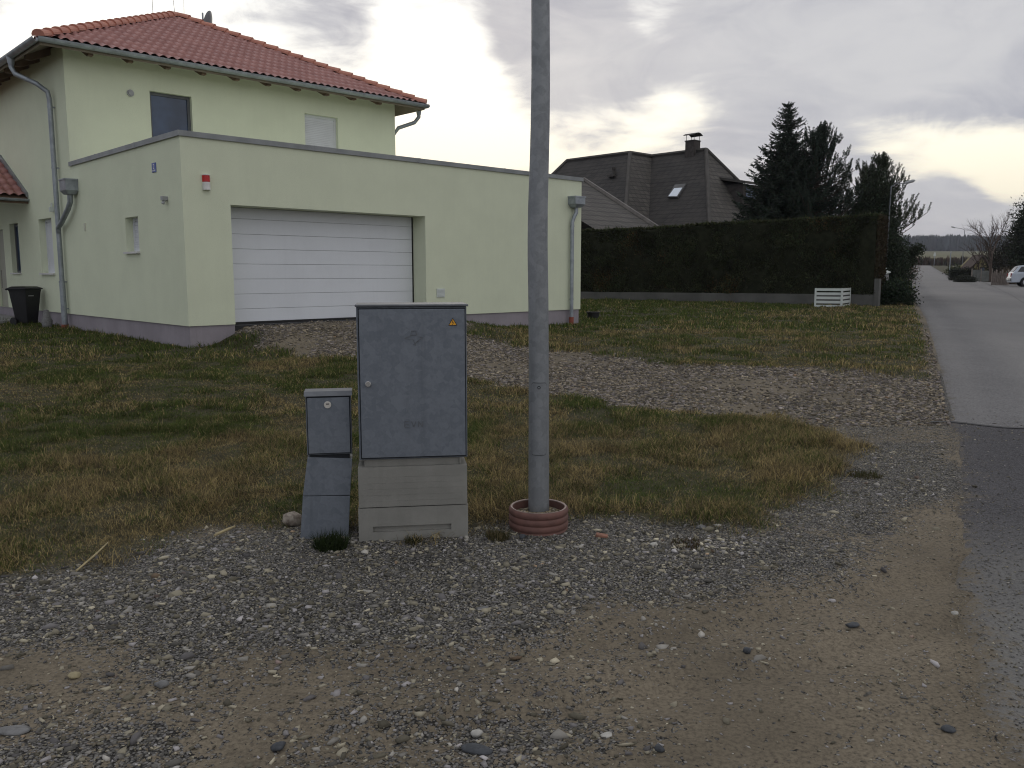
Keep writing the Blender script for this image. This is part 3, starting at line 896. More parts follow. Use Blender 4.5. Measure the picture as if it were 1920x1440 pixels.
# the small leaning pedestal
sa = np.array([-1.2775, 4.8826]); sb = np.array([-0.996, 4.9336]); srot = math.atan2(*(sb - sa)[::-1])
sm = T('small_cabinet', 'short grey metal pedestal with a round lock leaning beside the tall cabinet', 'cabinet', (sa[0], sa[1], 0), srot)
m = MB(); m.box(.062, .326, .012, .15, .528, .884); m.build('box', cab_metal, sm, .003)
m = MB(); m.prism([(.054, -.012, .884), (.054, .16, .884), (.054, .16, .908), (.054, .03, .908)], (.280, 0, 0)); m.build('lid', cab_edge, sm, .002)
m = MB(); m.box(.068, .320, .004, .0115, .534, .880); m.build('seal', gasket, sm)
m = MB(); m.box(.073, .315, -.006, .0035, .540, .874); sdoor = m.build('door', cab_metal, sm, .002)
m = MB(); m.prism([(.190 + .021 * math.cos(6.283 * k / 28), -.012, .832 + .021 * math.sin(6.283 * k / 28)) for k in range(28)], (0, .0055, 0)); lk = m.build('lock', mat('lock_disc', (.62, .60, .56), .4, .6, n_amt=.1), sdoor, .001)
m = MB(); m.box(.181, .199, -.0135, -.0122, .834, .840); m.build('keyhole', black, lk)
m = MB(); m.prism([(.078, .02, .5), (.310, .02, .5), (.310, .13, .5), (.078, .13, .5)], (0, 0, .028)); m.build('neck', gasket, sm)
m = MB()
q0 = [(0.0, -.006), (.288, -.002)]; q1 = [(.030, .0), (.307, .004)]; q2 = [(.064, .008), (.326, .012)]


def slab(mb, A, ztA, B, ztB, dA=.14, dB=.14):
    v = []
    for (P_, z_, d_) in ((A, ztA, dA), (B, ztB, dB)):
        v += [(P_[0][0], P_[0][1], z_[0]), (P_[1][0], P_[1][1], z_[1]), (P_[1][0], P_[1][1] + d_, z_[1]), (P_[0][0], P_[0][1] + d_, z_[0])]
    mb.add(v, [(0, 3, 2, 1), (4, 5, 6, 7), (0, 1, 5, 4), (1, 2, 6, 5), (2, 3, 7, 6), (3, 0, 4, 7)])


slab(m, q0, (-.06, -.06), q1, (.281, .270)); m.build('lower_pedestal', cab_metal, sm, .003)
m = MB(); slab(m, q1, (.285, .274), q2, (.517, .498)); m.build('upper_pedestal', cab_metal, sm, .003)

# street lamp pole in the corrugated ring
pole_metal = galv('pole_zinc', (0.245, 0.26, 0.275), (0.195, 0.208, 0.222), 22, .5, .25)
PX, PY = 0.171, 5.23
lp = T('street_lamp', 'tall round galvanised lamp pole standing in a red corrugated ring', 'street lamp', (PX, PY, 0))
prof = [(0, -.15, .0655), (0, .2, .066), (-.001, .45, .0655), (-.002, .8, .064), (-.004, 1.1, .0625), (-.008, 1.45, .0625), (-.014, 1.75, .062), (-.013, 2.0, .0605), (-.006, 2.25, .0585),
        (-.001, 2.5, .0575), (.001, 2.8, .056), (-.002, 3.1, .055), (-.004, 3.4, .054), (0, 4.4, .048), (0, 5.6, .042)]
# smooth in-between samples
zz = np.linspace(-.15, 5.6, 60); pz = [q[1] for q in prof]
m = MB(); m.tube([(np.interp(a, pz, [q[0] for q in prof]), 0, a) for a in zz], [float(np.interp(a, pz, [q[2] for q in prof])) for a in zz], 40)
pole = m.build('pole', pole_metal, lp, smooth=True)
# access door: curved plate
m = MB(); r0 = .0672
def plate(mb, z0, z1, th0, th1, r, rc=.012, n=14):
    inner = []
    vs = []; fs = []
    for i in range(n + 1):
        th = th0 + (th1 - th0) * i / n
        dxe = min(i, n - i) / n * (th1 - th0) * r
        cut = rc - math.sqrt(max(0, rc * rc - max(0, rc - dxe) ** 2))
        for z in (z0 + cut, z1 - cut):
            vs.append((r * math.cos(th), r * math.sin(th), z))
    for i in range(n): fs.append((2 * i, 2 * i + 2, 2 * i + 3, 2 * i + 1))
    mb.add(vs, fs)
cth = -math.pi / 2 - .05
m = MB(); plate(m, .470, .930, cth - .80, cth + .80, .0668, .018); dgap = m.build('door_gap', gasket, pole)
m = MB(); plate(m, .4735, .9265, cth - .775, cth + .775, .0682, .016); adoor = m.build('access_door', pole_metal, pole, smooth=True)
m = MB(); m.tube([(-.004, -.0670, .900), (-.004, -.0715, .900)], .0105, 16); sc_ = m.build('lock', gasket, adoor)
m = MB(); m.tube([(-.004, -.0714, .900), (-.004, -.0730, .900)], .006, 6); m.build('lock_bolt', pole_metal, sc_)
# arm and luminaire above the frame
m = MB(); m.tube([(0, 0, 5.55), (.05, .1, 5.8), (.4, .7, 6.0), (.6, 1.0, 6.02)], .025, 12); m.build('arm', pole_metal, lp, smooth=True)
m = MB(); m.tube([(.55, .95, 6.02), (.6, 1.03, 6.03), (.8, 1.4, 6.05), (.88, 1.55, 6.05)], [.05, .09, .10, .05], 12); m.build('lamp_head', pole_metal, lp, smooth=True)

ring_mat = mat('ring_red', (0.17, 0.085, 0.070), 0.7, n_amt=.15, n_scale=14, c2=(0.12, 0.062, 0.052), bump=.2, bscale=60)
rg = T('corrugated_ring', 'low red-brown corrugated plastic ring around the pole foot', 'planter ring', (PX - .004, 5.145, 0))
pr = []
R0 = .178
for k in range(33):
    z = .150 - k * (.17 / 32)
    pr.append((R0 + .010 * abs(math.sin((.150 - z) / .042 * math.pi)) ** .6, z))
pr = pr[::1]
inn = [(R0 - .012, -.02), (R0 - .012, .150)]
m = MB(); m.lathe([(r_, z_) for r_, z_ in pr] + inn, 64, closed=True); m.build('corrugated_wall', ring_mat, rg, smooth=True)
m = MB(); m.lathe([(R0 - .0135, .1455), (R0 - .003, .1475), (R0 - .003, .1535), (R0 - .0135, .1515)], 64, closed=True); m.build('rim', mat('ring_rim', (.27, .20, .175), .6, n_amt=.2, n_scale=12), rg)
n = 2600
a = rng.uniform(0, 6.283, n); r_ = np.sqrt(rng.uniform(0, 1, n)) * (R0 - .02)
x = r_ * np.cos(a); y = r_ * np.sin(a); kk = np.hypot(x - .004, y - .085) > .07
x, y = x[kk], y[kk]
zf = .088 + .02 * fbm(x, y, 9, 2, 4)
r1 = stones(x, y, zf, rng.uniform(.004, .011, len(x)), 'ico', .2)
nn_ = 48
fv = [(0, 0, .095)] + [((R0 - .013) * math.cos(6.283 * k / nn_), (R0 - .013) * math.sin(6.283 * k / nn_), .092) for k in range(nn_)]
fillV = np.concatenate([r1[0], np.array(fv)]); b0 = len(r1[0])
fillF = np.concatenate([r1[1], np.array([(b0, b0 + 1 + k, b0 + 1 + (k + 1) % nn_) for k in range(nn_)])])
fc = np.concatenate([r1[2] * np.array([1.1, 1.0, .85]), np.tile([[.07, .06, .045]], (nn_ + 1, 1))])
gfill = npmesh('gravel_fill', fillV, fillF, stone_mat, rg, fc); gfill['kind'] = 'stuff'


# ------------------------------------------------------------------ single stones, sticks, brick
def rock(name, label, px, py, size, colr, cat='stone', flat=.6, seed=1, sub=2, sx=1.2, rz=.4, group=None, Z=None):
    g = gp(px, py) if Z is None else Z
    r = np.random.default_rng(seed)
    import bmesh
    bm = bmesh.new(); bmesh.ops.create_icosphere(bm, subdivisions=sub, radius=1)
    V = np.array([v.co[:] for v in bm.verts]); Fs = np.array([[v.index for v in f.verts] for f in bm.faces]); bm.free()
    # cut by random planes for angular facets
    for k in range(10):
        d = r.normal(0, 1, 3); d /= np.linalg.norm(d); h = r.uniform(.55, .85)
        s = V @ d; V = np.where((s > h)[:, None], V - (s - h)[:, None] * d, V)
    V = V * np.array([sx, 1, flat]) * size
    V = V + r.normal(0, size * .02, V.shape)
    c, s = math.cos(rz), math.sin(rz)
    V = np.stack([V[:, 0] * c - V[:, 1] * s, V[:, 0] * s + V[:, 1] * c, V[:, 2] + size * flat * .45], -1)
    o = npmesh(name, V, Fs, colr); o.location = (g[0], g[1], float(ground_z(g[0], g[1])))
    return tag(o, label, cat, group)


st_pale = mat('stone_pale', (.36, .32, .27), .85, n_amt=.3, n_scale=30, bump=.6, bscale=40, c2=(.13, .10, .08))
st_dark = mat('stone_dark', (.055, .060, .068), .8, n_amt=.25, n_scale=40, bump=.4, bscale=60)
st_grey = mat('stone_grey', (.17, .17, .17), .85, n_amt=.25, n_scale=30, bump=.5, bscale=60)
st_white = mat('stone_white', (.42, .41, .38), .85, n_amt=.15, n_scale=30, bump=.4, bscale=60)
st_yel = mat('stone_ochre', (.30, .26, .16), .85, n_amt=.15, n_scale=30, bump=.4, bscale=60)
rock('stone', 'pale jagged fist-sized stone left of the leaning pedestal', 550, 985, .062, st_pale, seed=3, flat=1.0)
rock('stone', 'dark rounded stone touching the front of the red ring', 979, 1009, .022, st_dark, seed=4, flat=.8)
rock('stone', 'blue-grey cube-like stone lying alone on the tan dirt', 1400, 1220, .021, st_dark, seed=5, flat=.85, rz=.1, sx=1)
rock('stone', 'dark round stone near the bottom edge left of centre', 522, 1399, .024, st_dark, seed=6, flat=.75)
rock('stone', 'long dark grey splinter of rock near the bottom of the track', 890, 1402, .035, st_dark, seed=7, flat=.35, sx=1.9, rz=-.3)
rock('stone', 'light angular stone in the track below the tall cabinet', 893, 1363, .022, st_white, seed=8, flat=.8)
rock('stone', 'ochre yellow stone on the gravel at the left', 139, 1272, .022, st_yel, seed=9, flat=.7)
rock('stone', 'grey blocky stone on gravel below the left lawn', 303, 1284, .026, st_grey, seed=10, flat=.7)
rock('stone', 'flat pale slab of stone on the gravel under the tall cabinet', 905, 1137, .026, st_grey, seed=11, flat=.3, sx=1.5, rz=.5)
rock('stone', 'white pebble in the left lower track beneath the gravel band', 331, 1436, .012, st_white, seed=12)
rock('stone', 'wide flat bluish stone half buried in the left track', 20, 1376, .045, st_grey, seed=13, flat=.3, sx=1.6, rz=.1)
rock('stone', 'dark stone in the dirt close to the lower right road edge', 1778, 1368, .025, st_dark, seed=14, flat=.5)
rock('stone', 'small white stone sitting on the asphalt edge at right', 1790, 1156, .016, st_white, seed=15, flat=.7)
rock('stone', 'flat dark stone on tan dirt right of centre', 1597, 1177, .028, st_dark, seed=16, flat=.35, sx=1.6)
rock('stone', 'dark rounded stone at the bottom centre of the track', 1236, 1404, .019, st_dark, seed=17, flat=.8)
rock('stone', 'pale flat chip lying on dirt at bottom centre', 1138, 1377, .019, st_white, seed=18, flat=.3, sx=1.4)
rock('stone', 'large grey-blue stone at the edge of the grass right of the ring', 1313, 991, .026, st_grey, seed=19, flat=.55, sx=1.5)
rock('stone', 'whitish stone on gravel between the ring and the grass corner', 1225, 1020, .025, st_white, seed=20, flat=.5)
m = MB(); m.box(-.036, .036, -.018, .018, -.004, .016); g = gp(1128, 1006)
o = m.build('brick_fragment', mat('brick_red', (.26, .13, .09), .85, n_amt=.25, n_scale=30, bump=.4), None, .004); o.location = g; o.rotation_euler = (.1, .12, -.2)
tag(o, 'broken red brick piece lying in gravel right of the ring', 'brick')
strawm = mat('straw_stick', (.36, .30, .17), .8, n_amt=.2, n_scale=20)
for (pa, pb_, rr, lab) in (((143, 1074), (204, 1036), .0055, 'bent pale straw stick at the lawn edge on the left'), ((402, 1009), (441, 996), .009, 'short thick pale stick on the lawn edge near the small pedestal')):
    A = gp(*pa); B = gp(*pb_)
    A[2] = ground_z(A[0], A[1]) + .012; B[2] = ground_z(B[0], B[1]) + .03
    mid_ = (A + B) / 2 + np.array([.012, .006, .006])
    m = MB(); m.tube([(0, 0, 0), mid_ - A, B - A], [rr, rr, rr * .6], 8)
    o = m.build('stick', strawm, None, smooth=True); o.location = A; tag(o, lab, 'stick')

exec_house = True
# ------------------------------------------------------------------ the yellow house
stucco = mat('stucco_yellow', (0.67, 0.715, 0.55), 0.92, n_amt=.03, n_scale=1.3, bump=.5, bscale=70, spec=.15, streak=.07)
plinth_m = mat('plinth_lilac', (0.30, 0.275, 0.30), 0.9, n_amt=.10, n_scale=1.5, bump=.3, bscale=60, spec=.15, streak=.25)
zinc = mat('zinc', (0.30, 0.33, 0.36), 0.42, .45, n_amt=.18, n_scale=6, streak=.2)
coping_m = mat('coping', (0.24, 0.255, 0.26), 0.5, .35, n_amt=.15, n_scale=2)
door_white = mat('door_white', (0.70, 0.73, 0.77), 0.55, n_amt=.03, n_scale=1.2, bump=.08, bscale=200, spec=.35, streak=.06)
shutter_m = mat('shutter_white', (0.62, 0.64, 0.67), 0.6, n_amt=.04)
frame_m = mat('frame_grey', (0.10, 0.105, 0.115), 0.5, n_amt=.1)
glass_m = mat('window_glass', (0.030, 0.055, 0.110), 0.10, n_amt=.3, n_scale=1.5, spec=.6)
wood_m = mat('soffit_wood', (0.16, 0.11, 0.075), 0.8, n_amt=.2, n_scale=3)
soffit_m = mat('soffit_boards', (0.22, 0.19, 0.14), 0.85, n_amt=.15, n_scale=3)
tile_m = mat('clay_tile', (0.36, 0.17, 0.15), 0.5, n_amt=.22, n_scale=2.2, c2=(0.28, 0.125, 0.112), spec=.5)
hip_m = mat('hip_tile', (0.50, 0.22, 0.155), 0.6, n_amt=.2, n_scale=3, c2=(0.40, 0.165, 0.12))  # lighter than the field tiles: sky light on the caps put into the colour
grey_plastic = mat('grey_plastic', (0.35, 0.36, 0.37), .6, n_amt=.1)

house = T('house', 'pale yellow-green house with red tiled hip roof and a flat-roofed double garage', 'house', (HC[0], HC[1], 0.0), HROT)


def wall_panel(mb, f, a0, a1, z0, z1, holes=(), depth=.2):
    A = sorted({a0, a1, *[h[0] for h in holes], *[h[1] for h in holes]})
    Zc = sorted({z0, z1, *[h[2] for h in holes], *[h[3] for h in holes]})
    A = [a for a in A if a0 <= a <= a1]; Zc = [z for z in Zc if z0 <= z <= z1]
    for i in range(len(A) - 1):
        for j in range(len(Zc) - 1):
            am = (A[i] + A[i + 1]) / 2; zm = (Zc[j] + Zc[j + 1]) / 2
            if any(h[0] < am < h[1] and h[2] < zm < h[3] for h in holes): continue
            mb.quad(f(A[i], Zc[j], 0), f(A[i + 1], Zc[j], 0), f(A[i + 1], Zc[j + 1], 0), f(A[i], Zc[j + 1], 0))
    for h in holes:
        b, e, lo, hi = h[:4]; dd = h[4] if len(h) > 4 else depth
        lo = max(lo, z0)
        mb.quad(f(b, lo, 0), f(b, hi, 0), f(b, hi, dd), f(b, lo, dd)); mb.quad(f(e, lo, 0), f(e, lo, dd), f(e, hi, dd), f(e, hi, 0))
        mb.quad(f(b, hi, 0), f(e, hi, 0), f(e, hi, dd), f(b, hi, dd))
        if h[2] >= z0: mb.quad(f(b, lo, 0), f(b, lo, dd), f(e, lo, dd), f(e, lo, 0))


GL, GW, GT = 10.15, 5.69, 3.92      # garage length, depth, parapet
HW, HD = 8.62, 8.62
DH = (.85, 5.18, .6, 2.80, .45)
W1 = (2.03, 2.68, 2.0, 2.66, .20); W2 = (7.28, 8.28, 1.60, 2.88, .20); W3 = (10.08, 10.88, 1.61, 2.88, .17); ED = (11.55, 12.6, .45, 2.78, .15)
U1 = (1.78, 2.75, 3.72, 5.72, .16); U2 = (5.74, 6.74, 3.72, 5.73, .16)
front = lambda a, z, d: (a, d, z)
side = lambda a, z, d: (d, a, z)
hfront = lambda a, z, d: (a, GW + d, z)
m = MB()
wall_panel(m, front, 0, GL, .70, GT, [DH])
wall_panel(m, side, 0, GW, .70, GT, [W1])
wall_panel(m, lambda a, z, d: (GL - d, a, z), 0, GW, .70, GT)
wall_panel(m, hfront, HW, GL, .70, GT)
wall_panel(m, side, GW, GW + HD, .70, 6.46, [W2, W3, ED])
wall_panel(m, hfront, 0, HW, 3.7, 6.46, [U1, U2])
wall_panel(m, lambda a, z, d: (HW - d, a, z), GW, GW + HD, .3, 6.46)
wall_panel(m, lambda a, z, d: (a, GW + HD - d, z), 0, HW, .3, 6.46)
m.quad((.0, 0, .70), (.85, 0, .70), (.85, .06, .70), (0, .06, .70)); m.quad((5.18, 0, .70), (GL, 0, .70), (GL, .06, .70), (5.18, .06, .70))
m.quad((0, 0, .70), (.06, 0, .70), (.06, GW + HD, .70), (0, GW + HD, .70))
m.quad((0, 0, GT), (GL, 0, GT), (GL, GW, GT), (0, GW, GT))
wall = m.build('wall', stucco, house)
m = MB()
m.box(.03, .85, .03, .5, -.2, .70); m.box(5.18, GL - .03, .03, .5, -.2, .70); m.box(.03, .4, .5, GW + HD - .05, -.2, .698); m.box(GL - .4, GL - .03, .5, GW, -.2, .698)
m.build('plinth', plinth_m, house)
m = MB(); m.box(.85, 5.18, .12, .5, .1, .668); m.build('threshold', mat('threshold', (.03, .03, .033), .8, n_amt=.2), house)
m = MB()
m.box(-.035, GL + .035, -.035, .28, GT + .001, GT + .055); m.box(-.035, .28, .28, GW - .002, GT + .001, GT + .055); m.box(GL - .28, GL + .035, .28, GW, GT + .001, GT + .055)
m.box(-.035, GL + .035, -.035, -.022, GT - .035, GT + .001); m.box(-.035, -.022, -.022, GW - .002, GT - .035, GT + .001); m.box(GL + .022, GL + .035, -.022, GW, GT - .035, GT + .001)
for q in (2.55, 5.0, 7.45, 9.2): m.box(q, q + .05, -.037, .281, GT - .036, GT + .058)
for q in (1.9, 4.0): m.box(-.038, .281, q, q + .05, GT - .036, GT + .06)
m.build('coping', coping_m, house)
m = MB(); m.box(6.55, 6.75, .6, .8, GT, GT + .14); m.build('roof_vent', coping_m, house)

# garage door: eight sections with shallow joints, on a black rubber seal
m = MB(); m.box(.852, 5.178, .462, .49, .672, 2.798); gd = m.build('garage_door', mat('door_joint', (.30, .31, .33), .7, n_amt=.1), house)
zs = [.71, .95, 1.225, 1.50, 1.775, 2.05, 2.32, 2.595, 2.797]
for i in range(8):
    m = MB(); m.box(.866, 5.150, .440, .461, zs[i] + .0025, zs[i + 1] - .0025)
    s_ = m.build('door_section', door_white, gd, .004)
m = MB(); m.box(5.152, 5.177, .430, .461, .69, 2.797); m.box(.853, .864, .430, .461, .69, 2.797); m.box(.866, 5.150, .436, .461, .672, .707); m.build('door_seal', black, gd)


def window(hole, f, name='window', shut=True, sill=True, dark=False, label=None):
    a0, a1, z0, z1, dd = hole
    fr = MB()

    def fb(mb, b, e, lo, hi, d0, d1):
        P = [f(b, lo, d0), f(e, lo, d0), f(e, hi, d0), f(b, hi, d0), f(b, lo, d1), f(e, lo, d1), f(e, hi, d1), f(b, hi, d1)]
        mb.add(P, [(0, 1, 2, 3), (7, 6, 5, 4), (0, 4, 5, 1), (1, 5, 6, 2), (2, 6, 7, 3), (3, 7, 4, 0)])
    t_ = .065; lo = z0
    fb(fr, a0, a0 + t_, lo, z1, dd - .06, dd); fb(fr, a1 - t_, a1, lo, z1, dd - .06, dd); fb(fr, a0 + t_, a1 - t_, z1 - t_, z1, dd - .06, dd); fb(fr, a0 + t_, a1 - t_, lo, lo + t_, dd - .06, dd)
    wo = fr.build(name, frame_m if dark else shutter_m, house)
    if label: wo['label'] = label
    pn = MB()
    if shut:
        fb(pn, a0 + t_, a1 - t_, z0 + t_, z1 - t_, dd - .036, dd - .03)
        n = int((z1 - z0 - .12) / .045)
        for k in range(n):
            q = z0 + t_ + k * .045
            if q + .043 > z1 - t_: break
            fb(pn, a0 + t_, a1 - t_, q, q + .040, dd - .051, dd - .03)
        pn.build('shutter', shutter_m, wo)
    else:
        fb(pn, a0 + t_, a1 - t_, z0 + t_, z1 - t_, dd - .03, dd - .02); pn.build('pane', glass_m, wo)
    if sill:
        sl_ = MB(); fb(sl_, a0 - .03, a1 + .03, z0 - .025, z0 + .012, -.06, .0); fb(sl_, a0 + .001, a1 - .001, z0 + .001, z0 + .012, .0, dd - .06)
        sl_.build('sill', mat('sill_white', (.6, .6, .58), .6, n_amt=.08), wo)
    return wo


window(W1, side); window(W2, side); window(W3, side, shut=False, dark=True)
window(U1, hfront, sill=False, shut=False, dark=True); window(U2, hfront, sill=False)
m = MB(); m.box(.10, .16, ED[0], ED[1], .45, 2.78); dr = m.build('front_door', mat('front_door', (.33, .33, .27), .6, n_amt=.05), house)
m = MB(); m.box(.07, .10, 12.4, 12.43, 1.2, 1.7); m.build('handle', chrome, dr)


# roofs
SL = math.tan(math.radians(26.2)); EZ = 6.30; OV = .60; RS = HW + 2 * OV
CXR, CYR = HW / 2, GW + HD / 2


def side_tf(k):
    c, s = [(1, 0), (0, 1), (-1, 0), (0, -1)][k]

    def f(sx, e, dz):      # sx along the eave, e inwards, dz above the roof plane
        x = sx - RS / 2; y = e - RS / 2
        x, y = x * c - y * s, x * s + y * c
        nz = dz
        return (CXR + x, CYR + y, EZ + e * SL + nz)
    return f


def tile_slope(f, width, emax, hip=True, tw=.20, cl=.34, emin=0.0):
    V = []; Fc = []
    per = 8
    rows = []
    ncs = int(math.ceil((emax - emin) / cl))
    for ci in range(ncs):
        e0 = emin + ci * cl; e1 = min(emin + (ci + 1) * cl, emax)
        rows.append((e0, .048)); rows.append((e1 - .025, .004)); rows.append((e1, -.055))
    ns = int(width / tw * per)
    ss = np.linspace(0, width, ns + 1)
    prof_ = .048 * np.abs(np.sin(np.pi * ss / tw)) ** 1.3 - .01
    base = 0
    for e, dz in rows:
        lo, hi = (e, width - e) if hip else (0, width)
        sc = np.clip(ss, lo, hi)
        for k in range(ns + 1):
            V.append(f(sc[k], e, dz + prof_[k] + .02))
    n = ns + 1
    Fi = []
    for r in range(len(rows) - 1):
        e = rows[r][0]; e2 = rows[r + 1][0]
        for k in range(ns):
            if hip and (ss[k + 1] < e or ss[k] > width - e): continue
            Fi.append((r * n + k, r * n + k + 1, (r + 1) * n + k + 1, (r + 1) * n + k))
    return np.array(V), np.array(Fi)


VV = []; FF = []; off = 0
for k in range(4):
    V_, F_ = tile_slope(side_tf(k), RS, RS / 2)
    VV.append(V_); FF.append(F_ + off); off += len(V_)
roof = npmesh('roof', np.concatenate(VV), np.concatenate(FF), tile_m, house)
m = MB()
for k in range(4):
    f = side_tf(k)
    m.poly([f(.02, .02, -.02), f(RS - .02, .02, -.02), f(RS / 2, RS / 2, -.02)])
    m.poly([f(.0, .0, -.10), f(RS, 0, -.10), f(RS / 2, RS / 2, -.10)])
    m.poly([f(0, 0, -.12), f(RS, 0, -.12), f(RS, 0, .035), f(0, 0, .035)])
m.build('soffit', soffit_m, house)
for k in range(4):
    f = side_tf(k); m = MB(); cnt = 0
    for sx in np.arange(.95, RS - .7, .82):
        P = [f(sx, .10, -.10), f(sx, .9, -.10), f(sx, .9, -.27), f(sx, .22, -.25), f(sx, .10, -.19)]
        if k in (0, 3):
            mm = MB(); mm.prism(P, tuple(np.array(f(sx + .10, .1, 0)) - np.array(f(sx, .1, 0)))); mm.build('rafter', wood_m, house)
# hip caps
apex = (CXR, CYR, EZ + RS / 2 * SL)
for k in range(4):
    f = side_tf(k)
    A = np.array(f(0, 0, .045)); B = np.array(apex) + [0, 0, .045]
    Lh = np.linalg.norm(B - A); nC = int(Lh / .36); m = MB()
    d = (B - A) / Lh; hz = np.array([-d[1], d[0], 0]); hz /= np.linalg.norm(hz); upv = np.cross(hz, d) * (1 if np.cross(hz, d)[2] > 0 else -1)
    for c_ in range(nC):
        a_ = A + d * (Lh * c_ / nC - .03); b_ = A + d * (Lh * (c_ + 1) / nC + .02)
        vs = []; q = 9
        for (P_, r0_, lift) in ((a_, .135, .025), (b_, .112, -.004)):
            for j in range(q):
                th = math.pi * (j / (q - 1)) * 1.1 - .05 * math.pi
                vs.append(P_ + hz * r0_ * math.cos(th) + upv * (r0_ * math.sin(th) * .85 + lift))
        fs = [(j, j + 1, q + j + 1, q + j) for j in range(q - 1)] + [tuple(range(q))]
        m.add(vs, fs)
    m.build('hip_tiles', hip_m, roof)

# gutters
def half_tube(mb, A, B, r=.088, n=10, th=.006):
    A = np.array(A, float); B = np.array(B, float); d = (B - A) / np.linalg.norm(B - A); h = np.array([-d[1], d[0], 0])
    vs = []
    for P_ in (A, B):
        for rr in (r, r - th):
            for j in range(n + 1):
                t_ = math.pi + math.pi * j / n
                vs.append(P_ + h * rr * math.cos(t_) + np.array([0, 0, rr * math.sin(t_)]))
        
    k = n + 1
    fs = [(j, j + 1, 2 * k + j + 1, 2 * k + j) for j in range(n)] + [(k + j, k + j + 1, 3 * k + j + 1, 3 * k + j) for j in range(n)]
    fs += [(0, k, 3 * k, 2 * k), (n, k + n, 3 * k + n, 2 * k + n)] + [tuple(range(k)) + tuple(range(2 * k - 1, k - 1, -1)), tuple(range(2 * k, 3 * k)) + tuple(range(4 * k - 1, 3 * k - 1, -1))]
    mb.add(vs, fs)


GO = OV + .06; gz = EZ + .015
cor = [(-GO, GW - GO), (HW + GO, GW - GO), (HW + GO, GW + HD + GO), (-GO, GW + HD + GO)]
for i in range(4):
    a_, b_ = cor[i], cor[(i + 1) % 4]; m = MB(); half_tube(m, (*a_, gz), (*b_, gz))
    # outer fascia strip of metal that shows as the pale band under the tiles
    ga = m.build('gutter', zinc, house, smooth=True)
# downpipe at the left corner: swan neck then straight down
PV = 6.45
m = MB()
m.tube([(-GO, PV + .55, gz - .06), (-GO, PV + .55, gz - .26), (-GO + .05, PV + .50, gz - .40), (-.30, PV + .12, gz - .62), (-.13, PV, gz - .78), (-.10, PV, gz - .95), (-.10, PV, 1.35)], .052, 14)
dp_ = m.build('downpipe', zinc, house, smooth=True)
m = MB(); m.tube([(-GO, PV + .55, gz - .05), (-GO, PV + .55, gz - .22)], [.085, .058], 14); m.build('outlet', zinc, dp_, smooth=True)
m = MB(); m.tube([(-.10, PV, 1.42), (-.10, PV, .42)], .062, 14); m.build('lower_pipe', zinc, dp_, smooth=True)
for zq in (5.2, 3.9, 1.4, .8):
    m = MB(); m.tube([(-.10, PV, zq), (-.10, PV, zq + .035)], .066 if zq < 1.5 else .058, 14); m.box(-.05, 0.01, PV - .015, PV + .015, zq, zq + .03); m.build('clamp', zinc, dp_)
m = MB(); m.tube([(-.10, PV, .46), (-.10, PV, .30)], .075, 14); m.build('drain_collar', mat('drain_red', (.22, .06, .04), .7, n_amt=.2), dp_)


def hopper(f, c, z0, z1, wd, name='rain_hopper', elbow=None):
    m = MB(); P = []
    t0 = wd / 2; b0 = wd / 2 * .62
    lo = [f(c - b0, z0, -.03), f(c + b0, z0, -.03), f(c + b0, z0, -.20), f(c - b0, z0, -.20)]
    md = [f(c - t0, z0 + .08, -.0), f(c + t0, z0 + .08, -.0), f(c + t0, z0 + .08, -.25), f(c - t0, z0 + .08, -.25)]
    hi = [f(c - t0, z1, -.0), f(c + t0, z1, -.0), f(c + t0, z1, -.25), f(c - t0, z1, -.25)]
    m.add(lo + md + hi, [(0, 1, 2, 3)] + [(i, (i + 1) % 4, 4 + (i + 1) % 4, 4 + i) for i in range(4)] + [(4 + i, 4 + (i + 1) % 4, 8 + (i + 1) % 4, 8 + i) for i in range(4)] + [(8, 9, 10, 11)])
    r_ = t0 + .015
    A = [f(c - r_, z1, .0), f(c + r_, z1, .0), f(c + r_, z1, -.265), f(c - r_, z1, -.265)]
    B = [f(c - r_, z1 + .03, .0), f(c + r_, z1 + .03, .0), f(c + r_, z1 + .03, -.265), f(c - r_, z1 + .03, -.265)]
    m.add(A + B, [(0, 1, 2, 3), (4, 5, 6, 7)] + [(i, (i + 1) % 4, 4 + (i + 1) % 4, 4 + i) for i in range(4)])
    o = m.build(name, zinc, house)
    return o


hp1 = hopper(side, 5.45, 3.27, 3.56, .40)
m = MB(); m.tube([(-.115, 5.45, 3.29), (-.115, 5.46, 3.12), (-.12, 5.62, 2.98), (-.125, 6.10, 2.72), (-.115, 6.40, 2.62), (-.11, 6.44, 2.50)], [.055, .055, .055, .055, .055, .05], 14); m.build('elbow', zinc, hp1, smooth=True)
hp2 = hopper(front, 9.83, 3.22, 3.46, .36)
m = MB(); m.tube([(9.83, -.115, 3.24), (9.83, -.115, 3.10), (9.76, -.10, 2.98), (9.72, -.085, 2.85), (9.72, -.085, .50)], .048, 14); dpr = m.build('downpipe', zinc, hp2, smooth=True)
for zq in (2.75, 1.9, .95):
    m = MB(); m.tube([(9.72, -.085, zq), (9.72, -.085, zq + .03)], .055, 14); m.build('clamp', zinc, hp2)
m = MB(); m.tube([(9.72, -.085, .52), (9.72, -.085, .22)], .06, 14); m.build('drain_collar', mat('drain_red', (.22, .06, .04), .7), hp2)
